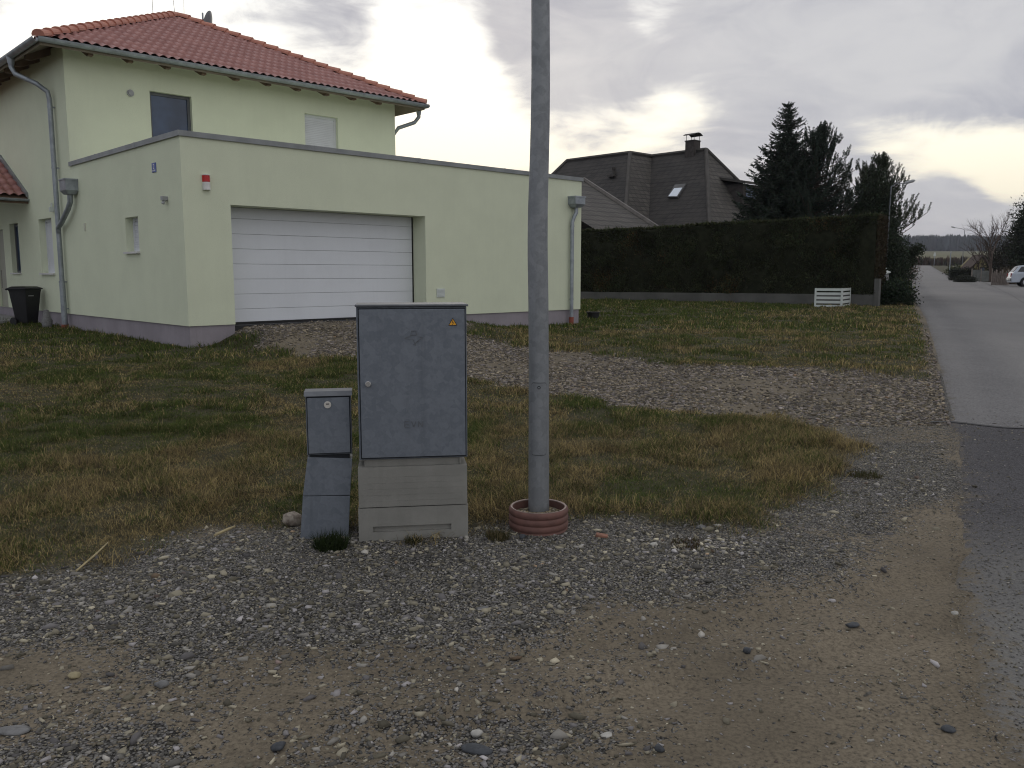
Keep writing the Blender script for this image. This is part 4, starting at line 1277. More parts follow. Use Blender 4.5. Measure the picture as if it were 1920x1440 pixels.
# the swan neck under the right end of the front gutter
m = MB(); m.tube([(HW + GO - .0, GW - .25, gz - .05), (HW + GO, GW - .25, gz - .28), (HW + GO - .12, GW - .2, gz - .44), (HW + .10, GW - .02, gz - .62), (HW + .08, GW + .2, gz - .8), (HW + .08, GW + .2, 4.0)], .052, 12)
dq = m.build('downpipe', zinc, house, smooth=True)
m = MB(); m.tube([(HW + GO, GW - .25, gz - .04), (HW + GO, GW - .25, gz - .22)], [.085, .058], 12); m.build('outlet', zinc, dq, smooth=True)

# small fixtures that belong to the walls
m = MB(); m.tube([(1.35, GW + .01, 5.60), (1.35, GW - .03, 5.60)], .075, 20); m.tube([(1.35, GW - .028, 5.60), (1.35, GW - .05, 5.60)], .05, 20); m.build('wall_vent', grey_plastic, house)
m = MB(); m.box(5.46, 5.68, -.018, .0, 1.09, 1.28)
for k in range(6): m.box(5.48, 5.66, -.024, -.018, 1.11 + k * .027, 1.125 + k * .027)
m.build('air_grille', white, house)
m = MB(); m.box(-.012, 0, 4.93, 5.03, 2.50, 2.66); m.build('switch_cover', mat('cover_pale', (.55, .56, .45), .6, n_amt=.05), house)
m = MB(); m.box(-.10, -.0, .60, .68, 2.86, 2.93); m.tube([(-.05, .64, 2.86), (-.08, .64, 2.80)], .028, 10); m.build('sensor_light', grey_plastic, house, .004)
m = MB(); m.box(-.09, 0, 7.0, 7.08, 3.0, 3.1); m.tube([(-.04, 7.04, 3.1), (-.04, 7.04, 3.2)], .02, 8); m.build('sensor_light', white, house)

# porch roof over the entrance, gable running out from the left wall
pt = MB()
PV0, PV1, PZ0, PZr = 9.0, 11.15, 3.42, 4.50
slp = (PZr - PZ0) / (PV1 - PV0)


def pf1(sx, e, dz): return (-.0 - sx, PV0 + e, PZ0 + e * slp + dz)
def pf2(sx, e, dz): return (-.0 - sx, 2 * PV1 - PV0 - e, PZ0 + e * slp + dz)


V1, F1 = tile_slope(pf1, 2.6, PV1 - PV0, hip=False)
V2, F2 = tile_slope(pf2, 2.6, PV1 - PV0, hip=False)
pr_ = npmesh('porch_roof', np.concatenate([V1, V2]), np.concatenate([F1, F2 + len(V1)]), tile_m, house)
m = MB(); m.prism([(-.0, PV0, PZ0 - .13), (-.0, PV1, PZr - .13), (-.0, 2 * PV1 - PV0, PZ0 - .13), (0, 2 * PV1 - PV0, PZ0 - .01), (0, PV1, PZr - .01), (0, PV0, PZ0 - .01)], (-2.6, 0, 0)); m.build('porch_soffit', wood_m, pr_)
m = MB(); half_tube(m, (0, PV0 - .07, PZ0 - .02), (-2.6, PV0 - .07, PZ0 - .02), .06); m.build('gutter', zinc, pr_, smooth=True)
m = MB(); m.prism([(-.0, PV0 - .05, PZ0 + .03), (-.0, PV1, PZr + .04), (-.0, PV1, PZr + .17), (-.0, PV0 - .05, PZ0 + .13)], (-.05, 0, 0)); m.build('flashing', coping_m, pr_)
for s_ in (PV0 + .12, 2 * PV1 - PV0 - .2):
    m = MB(); m.box(-2.5, -2.38, s_, s_ + .12, .2, PZ0 - .1); m.build('porch_post', white, pr_)


# things mounted on the house
def on_house(u, v, z):
    q = HC + D1 * u + D2 * v
    return (q[0], q[1], z)


al = T('alarm_beacon', 'small red and white alarm beacon high on the garage front wall', 'alarm light', on_house(.42, 0, 3.02), HROT)


def half_cyl(z0, z1, r, n=14):
    m = MB(); m.prism([(r * math.cos(math.pi + math.pi * k / n), -.0 + .045 + (r + .02) * math.sin(math.pi + math.pi * k / n) - .045, z0) for k in range(n + 1)], (0, 0, z1 - z0)); return m


half_cyl(0, .135, .068).build('white_body', mat('beacon_white', (.66, .66, .64), .4), al, .006)
half_cyl(.136, .245, .066).build('red_lens', mat('beacon_red', (.50, .02, .02), .25, n_amt=.1), al, .006)
half_cyl(.246, .262, .068).build('cap', mat('beacon_white', (.66, .66, .64), .4), al, .003)
hn = T('house_number', 'small blue enamel house number plate on the garage side wall', 'sign', on_house(0, 1.125, 3.38), HROT)
m = MB(); m.box(-.012, -.001, -.09, .09, 0, .165); pl_ = m.build('plate', mat('enamel_blue', (.04, .08, .30), .35, n_amt=.05), hn, .003)
cu = bpy.data.curves.new('digit', 'FONT'); cu.body = '2'; cu.size = .12; cu.extrude = .001; cu.align_x = 'CENTER'
co_ = bpy.data.objects.new('digit', cu); S.collection.objects.link(co_)
dg = bpy.context.evaluated_depsgraph_get(); me_ = bpy.data.meshes.new_from_object(co_.evaluated_get(dg)); bpy.data.objects.remove(co_)
dgt = link('digit', me_, mat('enamel_white', (.7, .7, .7), .4), pl_); dgt.rotation_euler = (math.pi / 2, 0, -math.pi / 2); dgt.location = (-.0135, 0, .062)
m = MB(); m.box(-.0135, -.012, -.065, .065, .022, .030); m.box(-.0135, -.012, -.065, .065, .036, .043); m.build('small_print', mat('enamel_white', (.7, .7, .7), .4), pl_)

# satellite dish and rods on the roof
def roofz(u, v): return EZ + min(u + OV, HW + OV - u, v - GW + OV, GW + HD + OV - v) * SL
du, dv = 5.35, 10.55
sdsh = T('satellite_dish', 'grey satellite dish on a short mast behind the roof hip', 'satellite dish', on_house(du, dv, roofz(du, dv)), HROT)
m = MB(); m.tube([(0, 0, 0), (0, 0, .95)], .025, 10); m.build('mast', zinc, sdsh)
m = MB(); vs = []; n = 28
Dn = Vector((-.75, .60, .28)).normalized(); A1 = Dn.cross(Vector((0, 0, 1))).normalized(); A2 = A1.cross(Dn)
cc_ = Vector((.12, -.18, .52))
rings = 6
for i in range(rings + 1):
    r_ = .42 * i / rings
    for k in range(n):
        t_ = 6.283 * k / n; vs.append(cc_ + A1 * r_ * math.cos(t_) + A2 * r_ * 1.08 * math.sin(t_) + Dn * (r_ * r_ * .55))
fs = [(i * n + k, i * n + (k + 1) % n, (i + 1) * n + (k + 1) % n, (i + 1) * n + k) for i in range(rings) for k in range(n)]
m.add(vs, fs); ds = m.build('dish', mat('dish_grey', (.16, .17, .18), .6, n_amt=.1), sdsh, smooth=True)
md = ds.modifiers.new('thick', 'SOLIDIFY'); md.thickness = .012
m = MB(); m.tube([cc_ - A2 * .40 + Dn * .08, cc_ + Dn * .55 - A2 * .1], .012, 8); m.tube([cc_ + Dn * .52 - A2 * .12, cc_ + Dn * .64 - A2 * .04], .03, 10); m.build('feed_arm', zinc, sdsh)
rod_m = mat('rod', (.15, .15, .16), .5, .4)
for (u, v, hh2, lean, lab) in ((3.3, 9.05, .75, .0, 'thin lightning rod on the front hip left of the roof peak'), (4.30, 10.02, .95, -.06, 'thin lightning rod at the roof peak leaning slightly left'), (4.55, 10.0, .95, .03, 'thin upright lightning rod just right of the roof peak')):
    z = roofz(u, v) + .08; m = MB(); m.tube([(0, 0, 0), (lean * D1[0] * -0 + lean, 0, hh2)], [.007, .004], 6)
    o = m.build('lightning_rod', rod_m, None); o.location = on_house(u, v, z); tag(o, lab, 'lightning rod', 'rods on the roof peak')

# wheelie bin by the left wall
bl = HC + D1 * (-.40) + D2 * 8.30; bz = float(hgt(*bl)) + .02
wb = T('wheelie_bin', 'black two-wheeled rubbish bin by the left house wall', 'bin', (bl[0], bl[1], bz), HROT + .5)
binm = mat('bin_black', (.012, .012, .014), .45, n_amt=.2, n_scale=6)
m = MB(); v = []
for z, a, b in ((.06, .15, .18), (.80, .22, .26), (.86, .235, .275)):
    v += [(-a, -b, z), (a, -b, z), (a, b, z), (-a, b, z)]
m.add(v, [(0, 3, 2, 1)] + [(4 * j + i, 4 * j + (i + 1) % 4, 4 * j + 4 + (i + 1) % 4, 4 * j + 4 + i) for j in range(2) for i in range(4)] + [(8, 9, 10, 11)]); m.build('body', binm, wb, .02)
m = MB(); v = []
for z, a, b in ((.862, .25, .295), (.885, .255, .30), (.93, .18, .20)):
    v += [(-a, -b, z), (a, -b, z), (a, b, z), (-a, b, z)]
m.add(v, [(0, 3, 2, 1)] + [(4 * j + i, 4 * j + (i + 1) % 4, 4 * j + 4 + (i + 1) % 4, 4 * j + 4 + i) for j in range(2) for i in range(4)] + [(8, 9, 10, 11)]); m.build('lid', binm, wb, .015)
m = MB(); m.tube([(-.24, .32, .86), (.24, .32, .86)], .018, 10); m.build('handle', binm, wb)
for sx in (-.21, .17):
    m = MB(); m.tube([(sx, .19, .10), (sx + .04, .19, .10)], .10, 20); m.build('wheel', binm, wb)
m = MB(); m.box(-.14, .0, -.262, -.245, .70, .72); m.build('embossed_strip', mat('strip_grey', (.35, .35, .35), .6), wb)
gq = HC + D1 * (-.25) + D2 * 7.25
m = MB(); m.lathe([(.07, 0), (.10, .0), (.12, .18), (.09, .24), (.05, .42), (.03, .43)], 16); o = m.build('garden_pot', st_grey, None, smooth=True); o.location = (gq[0], gq[1], float(hgt(*gq))); tag(o, 'small grey stone pot between the bin and the downpipe', 'pot')

# black tub by the right corner of the garage
g = gp(1112, 600)
tb = T('plastic_tub', 'black round plastic tub on the lawn right of the garage', 'tub', g)
m = MB(); R2 = .17; m.lathe([(R2 * .9, 0), (R2, .2), (R2 + .02, .2), (R2 + .02, .225), (R2 - .01, .225), (R2 - .015, .05), (0.01, .04)], 28); m.build('body', binm, tb, smooth=True)

# white slatted panels standing on the lawn
wf = T('slatted_fence', 'low white slatted fence panels hinged at an angle on the lawn', 'fence panel', (0, 0, 0))
A = gp(1528, 578); B = gp(1577, 579); C2_ = at(1592, 574, A[1] + 1.0); C2_[2] = hgt(C2_[0], C2_[1])
wf.location = B
fh = .66
for (P_, Q_2, nm) in ((A, B, 'long_panel'), (B, C2_, 'short_panel')):
    d = (Q_2 - P_)[:2]; L = np.linalg.norm(d); d /= L; ang = math.atan2(d[1], d[0])
    Mx = Matrix.Translation(Vector(tuple(P_ - B))) @ Matrix.Rotation(ang, 4, 'Z')
    m = MB()
    for k in range(5): m.box(.03, L - .03, -.012, .012, .03 + k * .135, .03 + k * .135 + .085, Mx)
    pn = m.build(nm, white, wf)
    for s_ in (0, L):
        m = MB(); m.box(s_ - .03, s_ + .03, -.034, -.013, -.02, fh, Mx); m.build('post', white, pn)
# ------------------------------------------------------------------ foliage generators
def leaf_mat(name, rough=.7, trans=.15): return attr_mat(name, rough, spec=.2, trans=trans)


conif = leaf_mat('conifer_foliage', .75, .08)
leafm = leaf_mat('leaf_foliage', .65, .2)
bark = mat('bark', (.060, .048, .038), .9, n_amt=.3, n_scale=8, bump=.5, bscale=20)
bark_l = mat('bark_light', (.085, .065, .055), .9, n_amt=.3, n_scale=8)


def cards(P, dirv, length, width, n_side=1, col=None):
    """tapered leaf slivers: base P, direction dirv (n,3)"""
    n = len(P)
    r = rng.normal(0, 1, (n, 3)); s = np.cross(dirv, r); s /= np.linalg.norm(s, axis=1)[:, None] + 1e-9
    L = np.asarray(length).reshape(-1, 1) * np.ones((n, 1)); Wd = np.asarray(width).reshape(-1, 1) * np.ones((n, 1))
    V = np.stack([P, P + dirv * L * .45 + s * Wd * .5, P + dirv * L, P + dirv * L * .45 - s * Wd * .5], 1).reshape(-1, 3)
    return V, np.arange(4 * n).reshape(n, 4), np.repeat(col, 4, 0)


def unit(v): return v / (np.linalg.norm(v, axis=-1, keepdims=True) + 1e-9)


def leafcol(base, n, var=.35, tint=.15):
    c = np.array(base)[None] * rng.uniform(1 - var, 1 + var, (n, 1)) * rng.uniform(1 - tint, 1 + tint, (n, 3)); return c


def spruce(label, loc, H, R, seed, base_h=.3, dens=1.0, col=(.040, .052, .040), name='spruce_tree', group=None, up=.25):
    global rng
    sv = rng; rng = np.random.default_rng(seed)
    o = T(name, label, 'tree', loc, 0, group)
    m = MB(); m.tube([(0, 0, -.2), (.02, 0, H * .5), (0, 0, H * .985)], [H * .017, H * .010, .012], 10); m.build('trunk', bark, o)
    Ps = []; Ds = []; Ls = []; brs = MB()
    z = base_h
    while z < H * .985:
        f = 1 - (z / H)
        L0 = R * (f ** .95) * 1.12 + .04
        nb = int((6 + 3 * f) * dens) + 1
        a0 = rng.uniform(0, 6.28)
        for b in range(nb):
            a = a0 + 6.283 * b / nb + rng.normal(0, .15); L = L0 * rng.uniform(.72, 1.12)
            dr = np.array([math.cos(a), math.sin(a)])
            npt = max(3, int(L / .10))
            tt = np.linspace(.08, 1, npt)
            rise = up * .3 * L * tt ** 2.2 - .16 * L * np.sin(tt * math.pi * .9) * (f > .15) + .25 * L * tt * (f <= .15) + rng.normal(0, .02)
            pts = np.stack([dr[0] * L * tt, dr[1] * L * tt, z + rise], -1)
            if L > .5: brs.tube([(0, 0, z), tuple(pts[npt // 2]), tuple(pts[-1])], [.03 * L / R + .008, .012, .004], 4, caps=False)
            for i in range(npt):
                tl = L * .30 * (1 - tt[i] * .8) + .07
                nt_ = 3
                for s in (-1, 1):
                    for q in range(nt_):
                        sd_ = unit(np.array([dr[0] * .75 - s * dr[1] * rng.uniform(.5, 1.1), dr[1] * .75 + s * dr[0] * rng.uniform(.5, 1.1), rng.uniform(-.45, .32)]))
                        Ps.append(pts[i] + rng.normal(0, .03, 3)); Ds.append(sd_); Ls.append(tl * rng.uniform(.6, 1.15))
            Ps.append(pts[-1]); Ds.append(unit(np.array([dr[0], dr[1], .55]))); Ls.append(.12 + .14 * min(1, L)); Ps.append(pts[-2]); Ds.append(unit(np.array([dr[0], dr[1], .3]))); Ls.append(.12 + .18 * min(1, L))
        z += max(.13, H * .019) * rng.uniform(.8, 1.2)
    for k in range(8):
        Ps.append(np.array([0, 0, H * .97 - k * .05])); Ds.append(unit(np.array([rng.normal(0, .3), rng.normal(0, .3), 1]))); Ls.append(.25)
    P = np.array(Ps); Dv = np.array(Ds); L = np.array(Ls)
    # secondary slivers off each twig
    P2_ = np.concatenate([P, P + Dv * L[:, None] * .35, P + Dv * L[:, None] * .6]); D2_ = np.concatenate([Dv, unit(Dv + rng.normal(0, .45, Dv.shape)), unit(Dv + rng.normal(0, .5, Dv.shape))])
    L2 = np.concatenate([L, L * .6, L * .5])
    V, F, C = cards(P2_, D2_, L2, np.clip(L2 * .26, .03, .09), col=leafcol(col, len(P2_)))
    brs.build('branches', bark, o)
    npmesh('crown', V, F, conif, o, C)
    rng = sv
    return o


def pine(label, loc, H, R, seed, col=(.035, .048, .036), nbr=150, zlo=.12):
    global rng
    sv = rng; rng = np.random.default_rng(seed)
    o = T('pine_tree', label, 'tree', loc)
    m = MB(); m.tube([(0, 0, -.2), (.05, .02, H * .5), (0, 0, H * .95)], [.14, .09, .02], 10); m.build('trunk', bark, o)
    br = MB(); Ps = []; Ds = []; Ls = []

    def shoot(p, d, L):
        n = int(L / .022)
        for i in range(n):
            t_ = i / n
            q = p + d * L * t_
            for k in range(3):
                r = rng.normal(0, 1, 3); r -= d * (r @ d); r = unit(r)
                Ps.append(q); Ds.append(unit(d * .9 + r * 1.0)); Ls.append(.10 * (1 - .4 * t_) * rng.uniform(.8, 1.2))
    for b in range(nbr):
        f = (b + .5) / nbr
        z = H * (zlo + (.96 - zlo) * f); L = R * (1 - f) ** .75 * rng.uniform(.45, 1.08) + .12
        a = rng.uniform(0, 6.283); dr = np.array([math.cos(a), math.sin(a), 0])
        p0 = np.array([0, 0, z]); p1 = p0 + dr * L * .6 + np.array([0, 0, L * .12]); p2 = p0 + dr * L + np.array([0, 0, L * .42])
        br.tube([tuple(p0), tuple(p1), tuple(p2)], [.03, .018, .01], 4, caps=False)
        for i in range(2 + int(L * 4.5)):
            t_ = rng.uniform(.25, 1.0)
            q = p0 * (1 - t_) + (p0 + dr * L) * t_ + np.array([0, 0, L * .42 * t_ ** 1.8]) + rng.normal(0, .08, 3)
            shoot(q, unit(np.array([rng.normal(0, .16) + dr[0] * .28, rng.normal(0, .16) + dr[1] * .28, 1.0])), rng.uniform(.22, .46))
        shoot(p2, unit(dr * .25 + np.array([0, 0, 1])), .42)
    shoot(np.array([0, 0, H * .93]), np.array([0, 0, 1.]), .5)
    br.build('branches', bark, o)
    P = np.array(Ps); V, F, C = cards(P, np.array(Ds), np.array(Ls), .028, col=leafcol(col, len(P)))
    npmesh('crown', V, F, conif, o, C)
    rng = sv
    return o


def blob_plant(name, label, cat, loc, blobs, n, leaf, colr, seed, stem=None, shell=.35, m_=None, bare=None, group=None, updir=.3, wid=.5):
    """blobs: list of (cx,cy,cz,rx,ry,rz); leaves in the outer part of each blob, clumped"""
    global rng
    sv = rng; rng = np.random.default_rng(seed)
    o = T(name, label, cat, loc, 0, group)
    vol = np.array([(b[3] * b[4] + b[4] * b[5] + b[3] * b[5]) for b in blobs]); vol /= vol.sum()
    nc = max(8, n // 30)
    which = rng.choice(len(blobs), nc, p=vol); B = np.array(blobs)[which]
    d = unit(rng.normal(0, 1, (nc, 3))); rad = 1 - shell * rng.uniform(0, 1, nc) ** 1.2
    cc = B[:, :3] + d * rad[:, None] * B[:, 3:] * rng.uniform(.9, 1.12, (nc, 1))
    ccol = rng.uniform(.65, 1.35, nc)
    w = rng.integers(0, nc, n); sp_ = np.abs(leaf) * 1.5
    P = cc[w] + rng.normal(0, 1, (n, 3)) * sp_ * np.array([1, 1, .8])
    P[:, 2] = np.maximum(P[:, 2], .01)
    Dv = unit(d[w] * .6 + rng.normal(0, .7, (n, 3)) + np.array([0, 0, updir]))
    C = leafcol(colr, n) * ccol[w][:, None]
    L = leaf * rng.uniform(.7, 1.3, n)
    V, F, C = cards(P, Dv, L, L * wid, col=C)
    if stem:
        m = MB(); m.tube([(0, 0, -.1), (stem[2], 0, stem[0] * .6), (0, 0, stem[0])], [stem[1], stem[1] * .7, stem[1] * .3], 8)
        for k in range(14):
            b = blobs[k % len(blobs)]
            z0 = stem[0] * rng.uniform(.25, .9)
            m.tube([(0, 0, z0), (b[0] * .6 + rng.normal(0, .1), b[1] * .6, (z0 + b[2]) / 2), (b[0] + rng.normal(0, .3) * b[3], b[1] + rng.normal(0, .3) * b[4], b[2] + rng.uniform(0, .5) * b[5])], [stem[1] * .4, stem[1] * .25, .01], 5, caps=False)
        m.build('trunk', bark, o)
    npmesh('crown' if stem else 'leaves', V, F, m_ or leafm, o, C)
    rng = sv
    return o


def bare_tree(label, loc, H, spread, seed, name='bare_tree', group=None, depth=5, r0=.12):
    global rng
    sv = rng; rng = np.random.default_rng(seed)
    o = T(name, label, 'tree', loc, 0, group)
    tr = MB(); br = MB()

    def grow(p, d, L, r, lev):
        q = p + d * L * .5 + rng.normal(0, .03 * L, 3); e = p + d * L
        (tr if lev == 0 else br).tube([tuple(p), tuple(q), tuple(e)], [r, r * .8, r * .6], 6 if lev < 2 else 3, caps=False)
        if lev >= depth: return
        k = 4 if lev == 0 else 3
        for i in range(k + (lev in (0, 1))):
            nd_ = unit(d * (1.0 if lev else .75) + unit(rng.normal(0, 1, 3)) * spread * (1.0 if lev else 1.05) + np.array([0, 0, .22]))
            t_ = rng.uniform(.45, 1.0)
            grow(p + d * L * t_, nd_, L * rng.uniform(.55, .80), r * .52, lev + 1)
    grow(np.array([0, 0, -.1]), np.array([0, 0, 1.]), H * .34, r0, 0)
    tr.build('trunk', bark_l, o); br.build('branches', bark_l, o)
    rng = sv
    return o


# ------------------------------------------------------------------ clipped hedge on its low wall
hA = gp(1030, 560)[:2]; hB = gp(1638, 576)[:2]
hdir = (hB - hA) / np.linalg.norm(hB - hA); hN = np.array([-hdir[1], hdir[0]])
if hN[1] < 0: hN = -hN
hL = np.linalg.norm(hB - hA)
concr = mat('old_concrete', (.10, .10, .095), .9, n_amt=.2, n_scale=1.2, bump=.4, bscale=30, streak=.3)
z0 = float(hgt(*hA)); z1_ = float(hgt(*hB))
wl = T('garden_wall', 'low weathered concrete wall under the long clipped hedge', 'wall', (hA[0], hA[1], 0), math.atan2(hdir[1], hdir[0]))
m = MB(); m.add([(0, 0, z0 - .4), (hL, 0, z1_ - .4), (hL, .22, z1_ - .4), (0, .22, z0 - .4), (0, 0, z0 + .30), (hL, 0, z1_ + .42), (hL, .22, z1_ + .42), (0, .22, z0 + .30)],
              [(0, 3, 2, 1), (4, 5, 6, 7), (0, 1, 5, 4), (1, 2, 6, 5), (2, 3, 7, 6), (3, 0, 4, 7)]); m.build('wall_body', concr, wl, .015)
gpz = z1_
m = MB(); m.box(hL - .02, hL + .14, -.03, .30, gpz - .3, gpz + .95); m.build('end_pillar', concr, wl, .015)
topA = at(1088, 433, (hA + hdir * (hL * .1))[1])[2]; topB = at(1638, 404, hB[1])[2]
topA = at(1100, 434, float(np.interp(1100, [1030, 1638], [hA[1], hB[1]])))[2]
hg = T('hedge', 'long tall clipped dark evergreen hedge across the back of the lawn', 'hedge', (hA[0], hA[1], 0), math.atan2(hdir[1], hdir[0]))
HWD = 1.5
nx_, nz_ = 140, 30


def htop(s): return np.interp(s, [0, hL], [topA - .02, topB]) + .10 * (fbm(s, s * 0, .6, 3, 90) - .5) + .06 * (fbm(s, s * 0, 4, 2, 97) - .5)
def hbot(s): return np.interp(s, [0, hL], [z0 + .24, z1_ + .34]) + .34 * (fbm(s, s * 0 + 3, 1.2, 3, 91) - .35)


s_ = np.linspace(.1, hL - .05, nx_)
Vh = []
prof = [(0, 0.0), (0, 1.0), (1, 1.0), (1, 0.0)]
rowsV = []
for j in range(nz_ + 1):
    f = j / nz_; zz_ = hbot(s_) * (1 - f) + htop(s_) * f - .05
    dy_ = .10 + .12 * (fbm(s_, zz_, 1.5, 3, 92) - .5) - .05
    rowsV.append(np.stack([s_, dy_, zz_], -1))
for j in range(6):
    f = (j + 1) / 6; rowsV.append(np.stack([s_, .1 + (HWD - .2) * f + s_ * 0, htop(s_) - .05 + s_ * 0], -1))
for j in range(4):
    f = (j + 1) / 4; rowsV.append(np.stack([s_, s_ * 0 + HWD - .1, (htop(s_) - .05) * (1 - f) + (hbot(s_)) * f], -1))
Vh = np.concatenate(rowsV); nr = len(rowsV)
ii = np.arange(nr * nx_).reshape(nr, nx_)
Fh = np.stack([ii[:-1, :-1], ii[:-1, 1:], ii[1:, 1:], ii[1:, :-1]], -1).reshape(-1, 4)
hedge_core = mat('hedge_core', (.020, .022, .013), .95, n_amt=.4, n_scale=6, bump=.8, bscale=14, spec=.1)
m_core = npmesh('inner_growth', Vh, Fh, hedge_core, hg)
m = MB()
for sE in (hL - .07,): m.quad((sE, .12, z0 + .35), (sE, HWD - .1, z0 + .35), (sE, HWD - .1, topB - .1), (sE, .12, topB - .1))
m.build('end_growth', hedge_core, hg)
n = 90000
s = rng.uniform(0.02, hL, n); f = rng.uniform(0, 1, n) ** .9
zz_ = hbot(s) * (1 - f) + htop(s) * f
cl = fbm(s * 1.0, zz_, 2.2, 3, 93)
yy = .04 - .14 * (fbm(s, zz_, 1.5, 3, 92) - .5) + rng.uniform(0, .09, n) - .06 * (cl - .5)
P = np.stack([s, yy, zz_], -1)
Dv = unit(np.stack([rng.normal(0, .5, n), -np.abs(rng.normal(.35, .4, n)), np.abs(rng.normal(.8, .5, n))], -1))
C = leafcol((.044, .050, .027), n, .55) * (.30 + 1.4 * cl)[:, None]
rust = rng.uniform(0, 1, n) < sst(fbm(s, zz_, .8, 2, 95), .5, .8) * .35
C[rust] = C[rust] * np.array([1.8, 1.0, .8])
a1 = cards(P, Dv, rng.uniform(.05, .12, n), rng.uniform(.03, .05, n), col=C)
n = 26000
s = rng.uniform(0.02, hL, n); P = np.stack([s, rng.uniform(0, HWD, n), htop(s) - rng.uniform(0, .05, n)], -1)
Dv = unit(np.stack([rng.normal(0, .5, n), rng.normal(0, .5, n), np.abs(rng.normal(.9, .3, n))], -1))
a2 = cards(P, Dv, rng.uniform(.04, .11, n) * (1 + 1.2 * (rng.uniform(0, 1, n) < .04)), .04, col=leafcol((.05, .058, .026), n))  # top leaves lighter and yellower: the lit top edge put into their colour
n = 9000
P = np.stack([np.full(n, hL) + rng.uniform(-.05, .02, n), rng.uniform(0, HWD, n), rng.uniform(z1_ + .4, topB, n)], -1)
Dv = unit(np.stack([np.abs(rng.normal(.5, .4, n)), rng.normal(0, .5, n), np.abs(rng.normal(.8, .4, n))], -1))
a3 = cards(P, Dv, rng.uniform(.05, .11, n), .045, col=leafcol((.045, .036, .020), n))
Vs, Fs, Cs, o_ = [], [], [], 0
for a, b_, c_ in (a1, a2, a3): Vs.append(a); Fs.append(b_ + o_); Cs.append(c_); o_ += len(a)
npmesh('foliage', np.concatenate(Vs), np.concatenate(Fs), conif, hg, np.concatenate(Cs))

# ------------------------------------------------------------------ the dark shingled house behind the hedge
ZR = 8.5


def on_z(px, py, z):
    r = ray(px, py); t_ = (z - EYE) / r[2]; return np.array([0, 0, EYE]) + r * t_


sh = bpy.data.materials.new('dark_shingle'); sh.use_nodes = True; t = sh.node_tree; p = t.nodes['Principled BSDF']
tc = t.nodes.new('ShaderNodeTexCoord'); V = tc.outputs['Object']; sp = t.nodes.new('ShaderNodeSeparateXYZ'); t.links.new(V, sp.inputs[0])
cu_ = M_(t, 'FRACT', M_(t, 'MULTIPLY', sp.outputs[2], 5.2))
bk = t.nodes.new('ShaderNodeTexBrick'); cb_ = t.nodes.new('ShaderNodeCombineXYZ')
t.links.new(M_(t, 'ADD', sp.outputs[0], sp.outputs[1]), cb_.inputs[0]); t.links.new(sp.outputs[2], cb_.inputs[1]); t.links.new(cb_.outputs[0], bk.inputs['Vector'])
bk.inputs['Color1'].default_value = (.024, .022, .021, 1); bk.inputs['Color2'].default_value = (.038, .034, .031, 1); bk.inputs['Mortar'].default_value = (.012, .011, .011, 1)
bk.inputs['Scale'].default_value = 1.0; bk.inputs['Brick Width'].default_value = .42; bk.inputs['Row Height'].default_value = .24; bk.inputs['Mortar Size'].default_value = .028
nn = NOISE(t, V, .8, 6, .65)
c = MIX(t, SM(t, nn, .4, .7, 0, .45), bk.outputs['Color'], (.058, .052, .046, 1))
t.links.new(c, p.inputs['Base Color']); p.inputs['Roughness'].default_value = .8
bn = t.nodes.new('ShaderNodeBump'); bn.inputs['Strength'].default_value = .7; bn.inputs['Distance'].default_value = .03
t.links.new(M_(t, 'SUBTRACT', 1.0, cu_), bn.inputs['Height']); t.links.new(bn.outputs[0], p.inputs['Normal'])
trim = mat('roof_trim', (.062, .057, .052), .7, n_amt=.2, n_scale=3)

d1 = np.array([*D1, 0]); d2 = np.array([*D2, 0]); EV = np.array([0, 0, 1])
A2p = on_z(1181, 287, ZR); C2p = on_z(1324, 281, ZR)
LA = on_z(1062, 302, ZR)
LA = A2p + d2 * np.dot(LA - A2p, d2)
ZE = 2.9
tt_ = np.dot(C2p - A2p, d1)                              # ridge offset of the right wing
B2p = A2p + d1 * tt_
aA, bB = 5.0, 3.6
HO = A2p.copy(); HO[2] = 0
dh = T('dark_house', 'large house with steep dark shingle roofs behind the hedge', 'house', HO, HROT)
Rm = np.array([[D1[0], D1[1], 0], [D2[0], D2[1], 0], [0, 0, 1]])


def LC(P): return tuple(Rm @ (np.array(P) - HO))


def down(P, a1_, a2_, z=ZE):
    q = np.array(P, float) + d1 * a1_ + d2 * a2_; q[2] = z; return q


eAB = down(A2p, -aA, -bB)                # front left eave corner of left wing
eAl = down(LA, -aA, 3.2)                 # far left corner
eCl = down(C2p, -aA, -3.7)               # left front corner of right wing
eCr = down(C2p, aA + .3, -3.7)
# front plane of left wing runs right until it meets wing C's left plane
k_ = (ZR - ZE)
# valley: intersection of plane B (front, slope k_/bB) with plane C (left, slope k_/aA)
eV = B2p + d1 * (-aA) + d2 * (-bB); eV[2] = ZE
m = MB()
m.poly([LC(A2p), LC(LA), LC(eAl), LC(eAB)])
m.poly([LC(LA), LC(down(LA, aA, 3.2)), LC(eAl)])
back = B2p + d2 * 6
m.poly([LC(B2p), LC(eV), LC(eCl), LC(C2p)])
m.poly([LC(C2p), LC(eCr), LC(down(back, aA + .3, 0)), LC(back)])
m.poly([LC(B2p), LC(back), LC(down(back, -aA, 0)), LC(eV)])
m.poly([LC(LA), LC(A2p), LC(B2p), LC(back), LC(down(back, 0, 4)), LC(down(LA, aA, 3.2))])
rf2 = m.build('roof', sh, dh)
shl = sh.copy(); shl.name = 'pale_lit_shingle'  # lighter shingle copy: light on the front-facing slopes put into its colour
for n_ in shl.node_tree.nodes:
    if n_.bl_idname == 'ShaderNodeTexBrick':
        n_.inputs['Color1'].default_value = (.056, .051, .045, 1); n_.inputs['Color2'].default_value = (.090, .082, .072, 1); n_.inputs['Mortar'].default_value = (.026, .024, .022, 1)
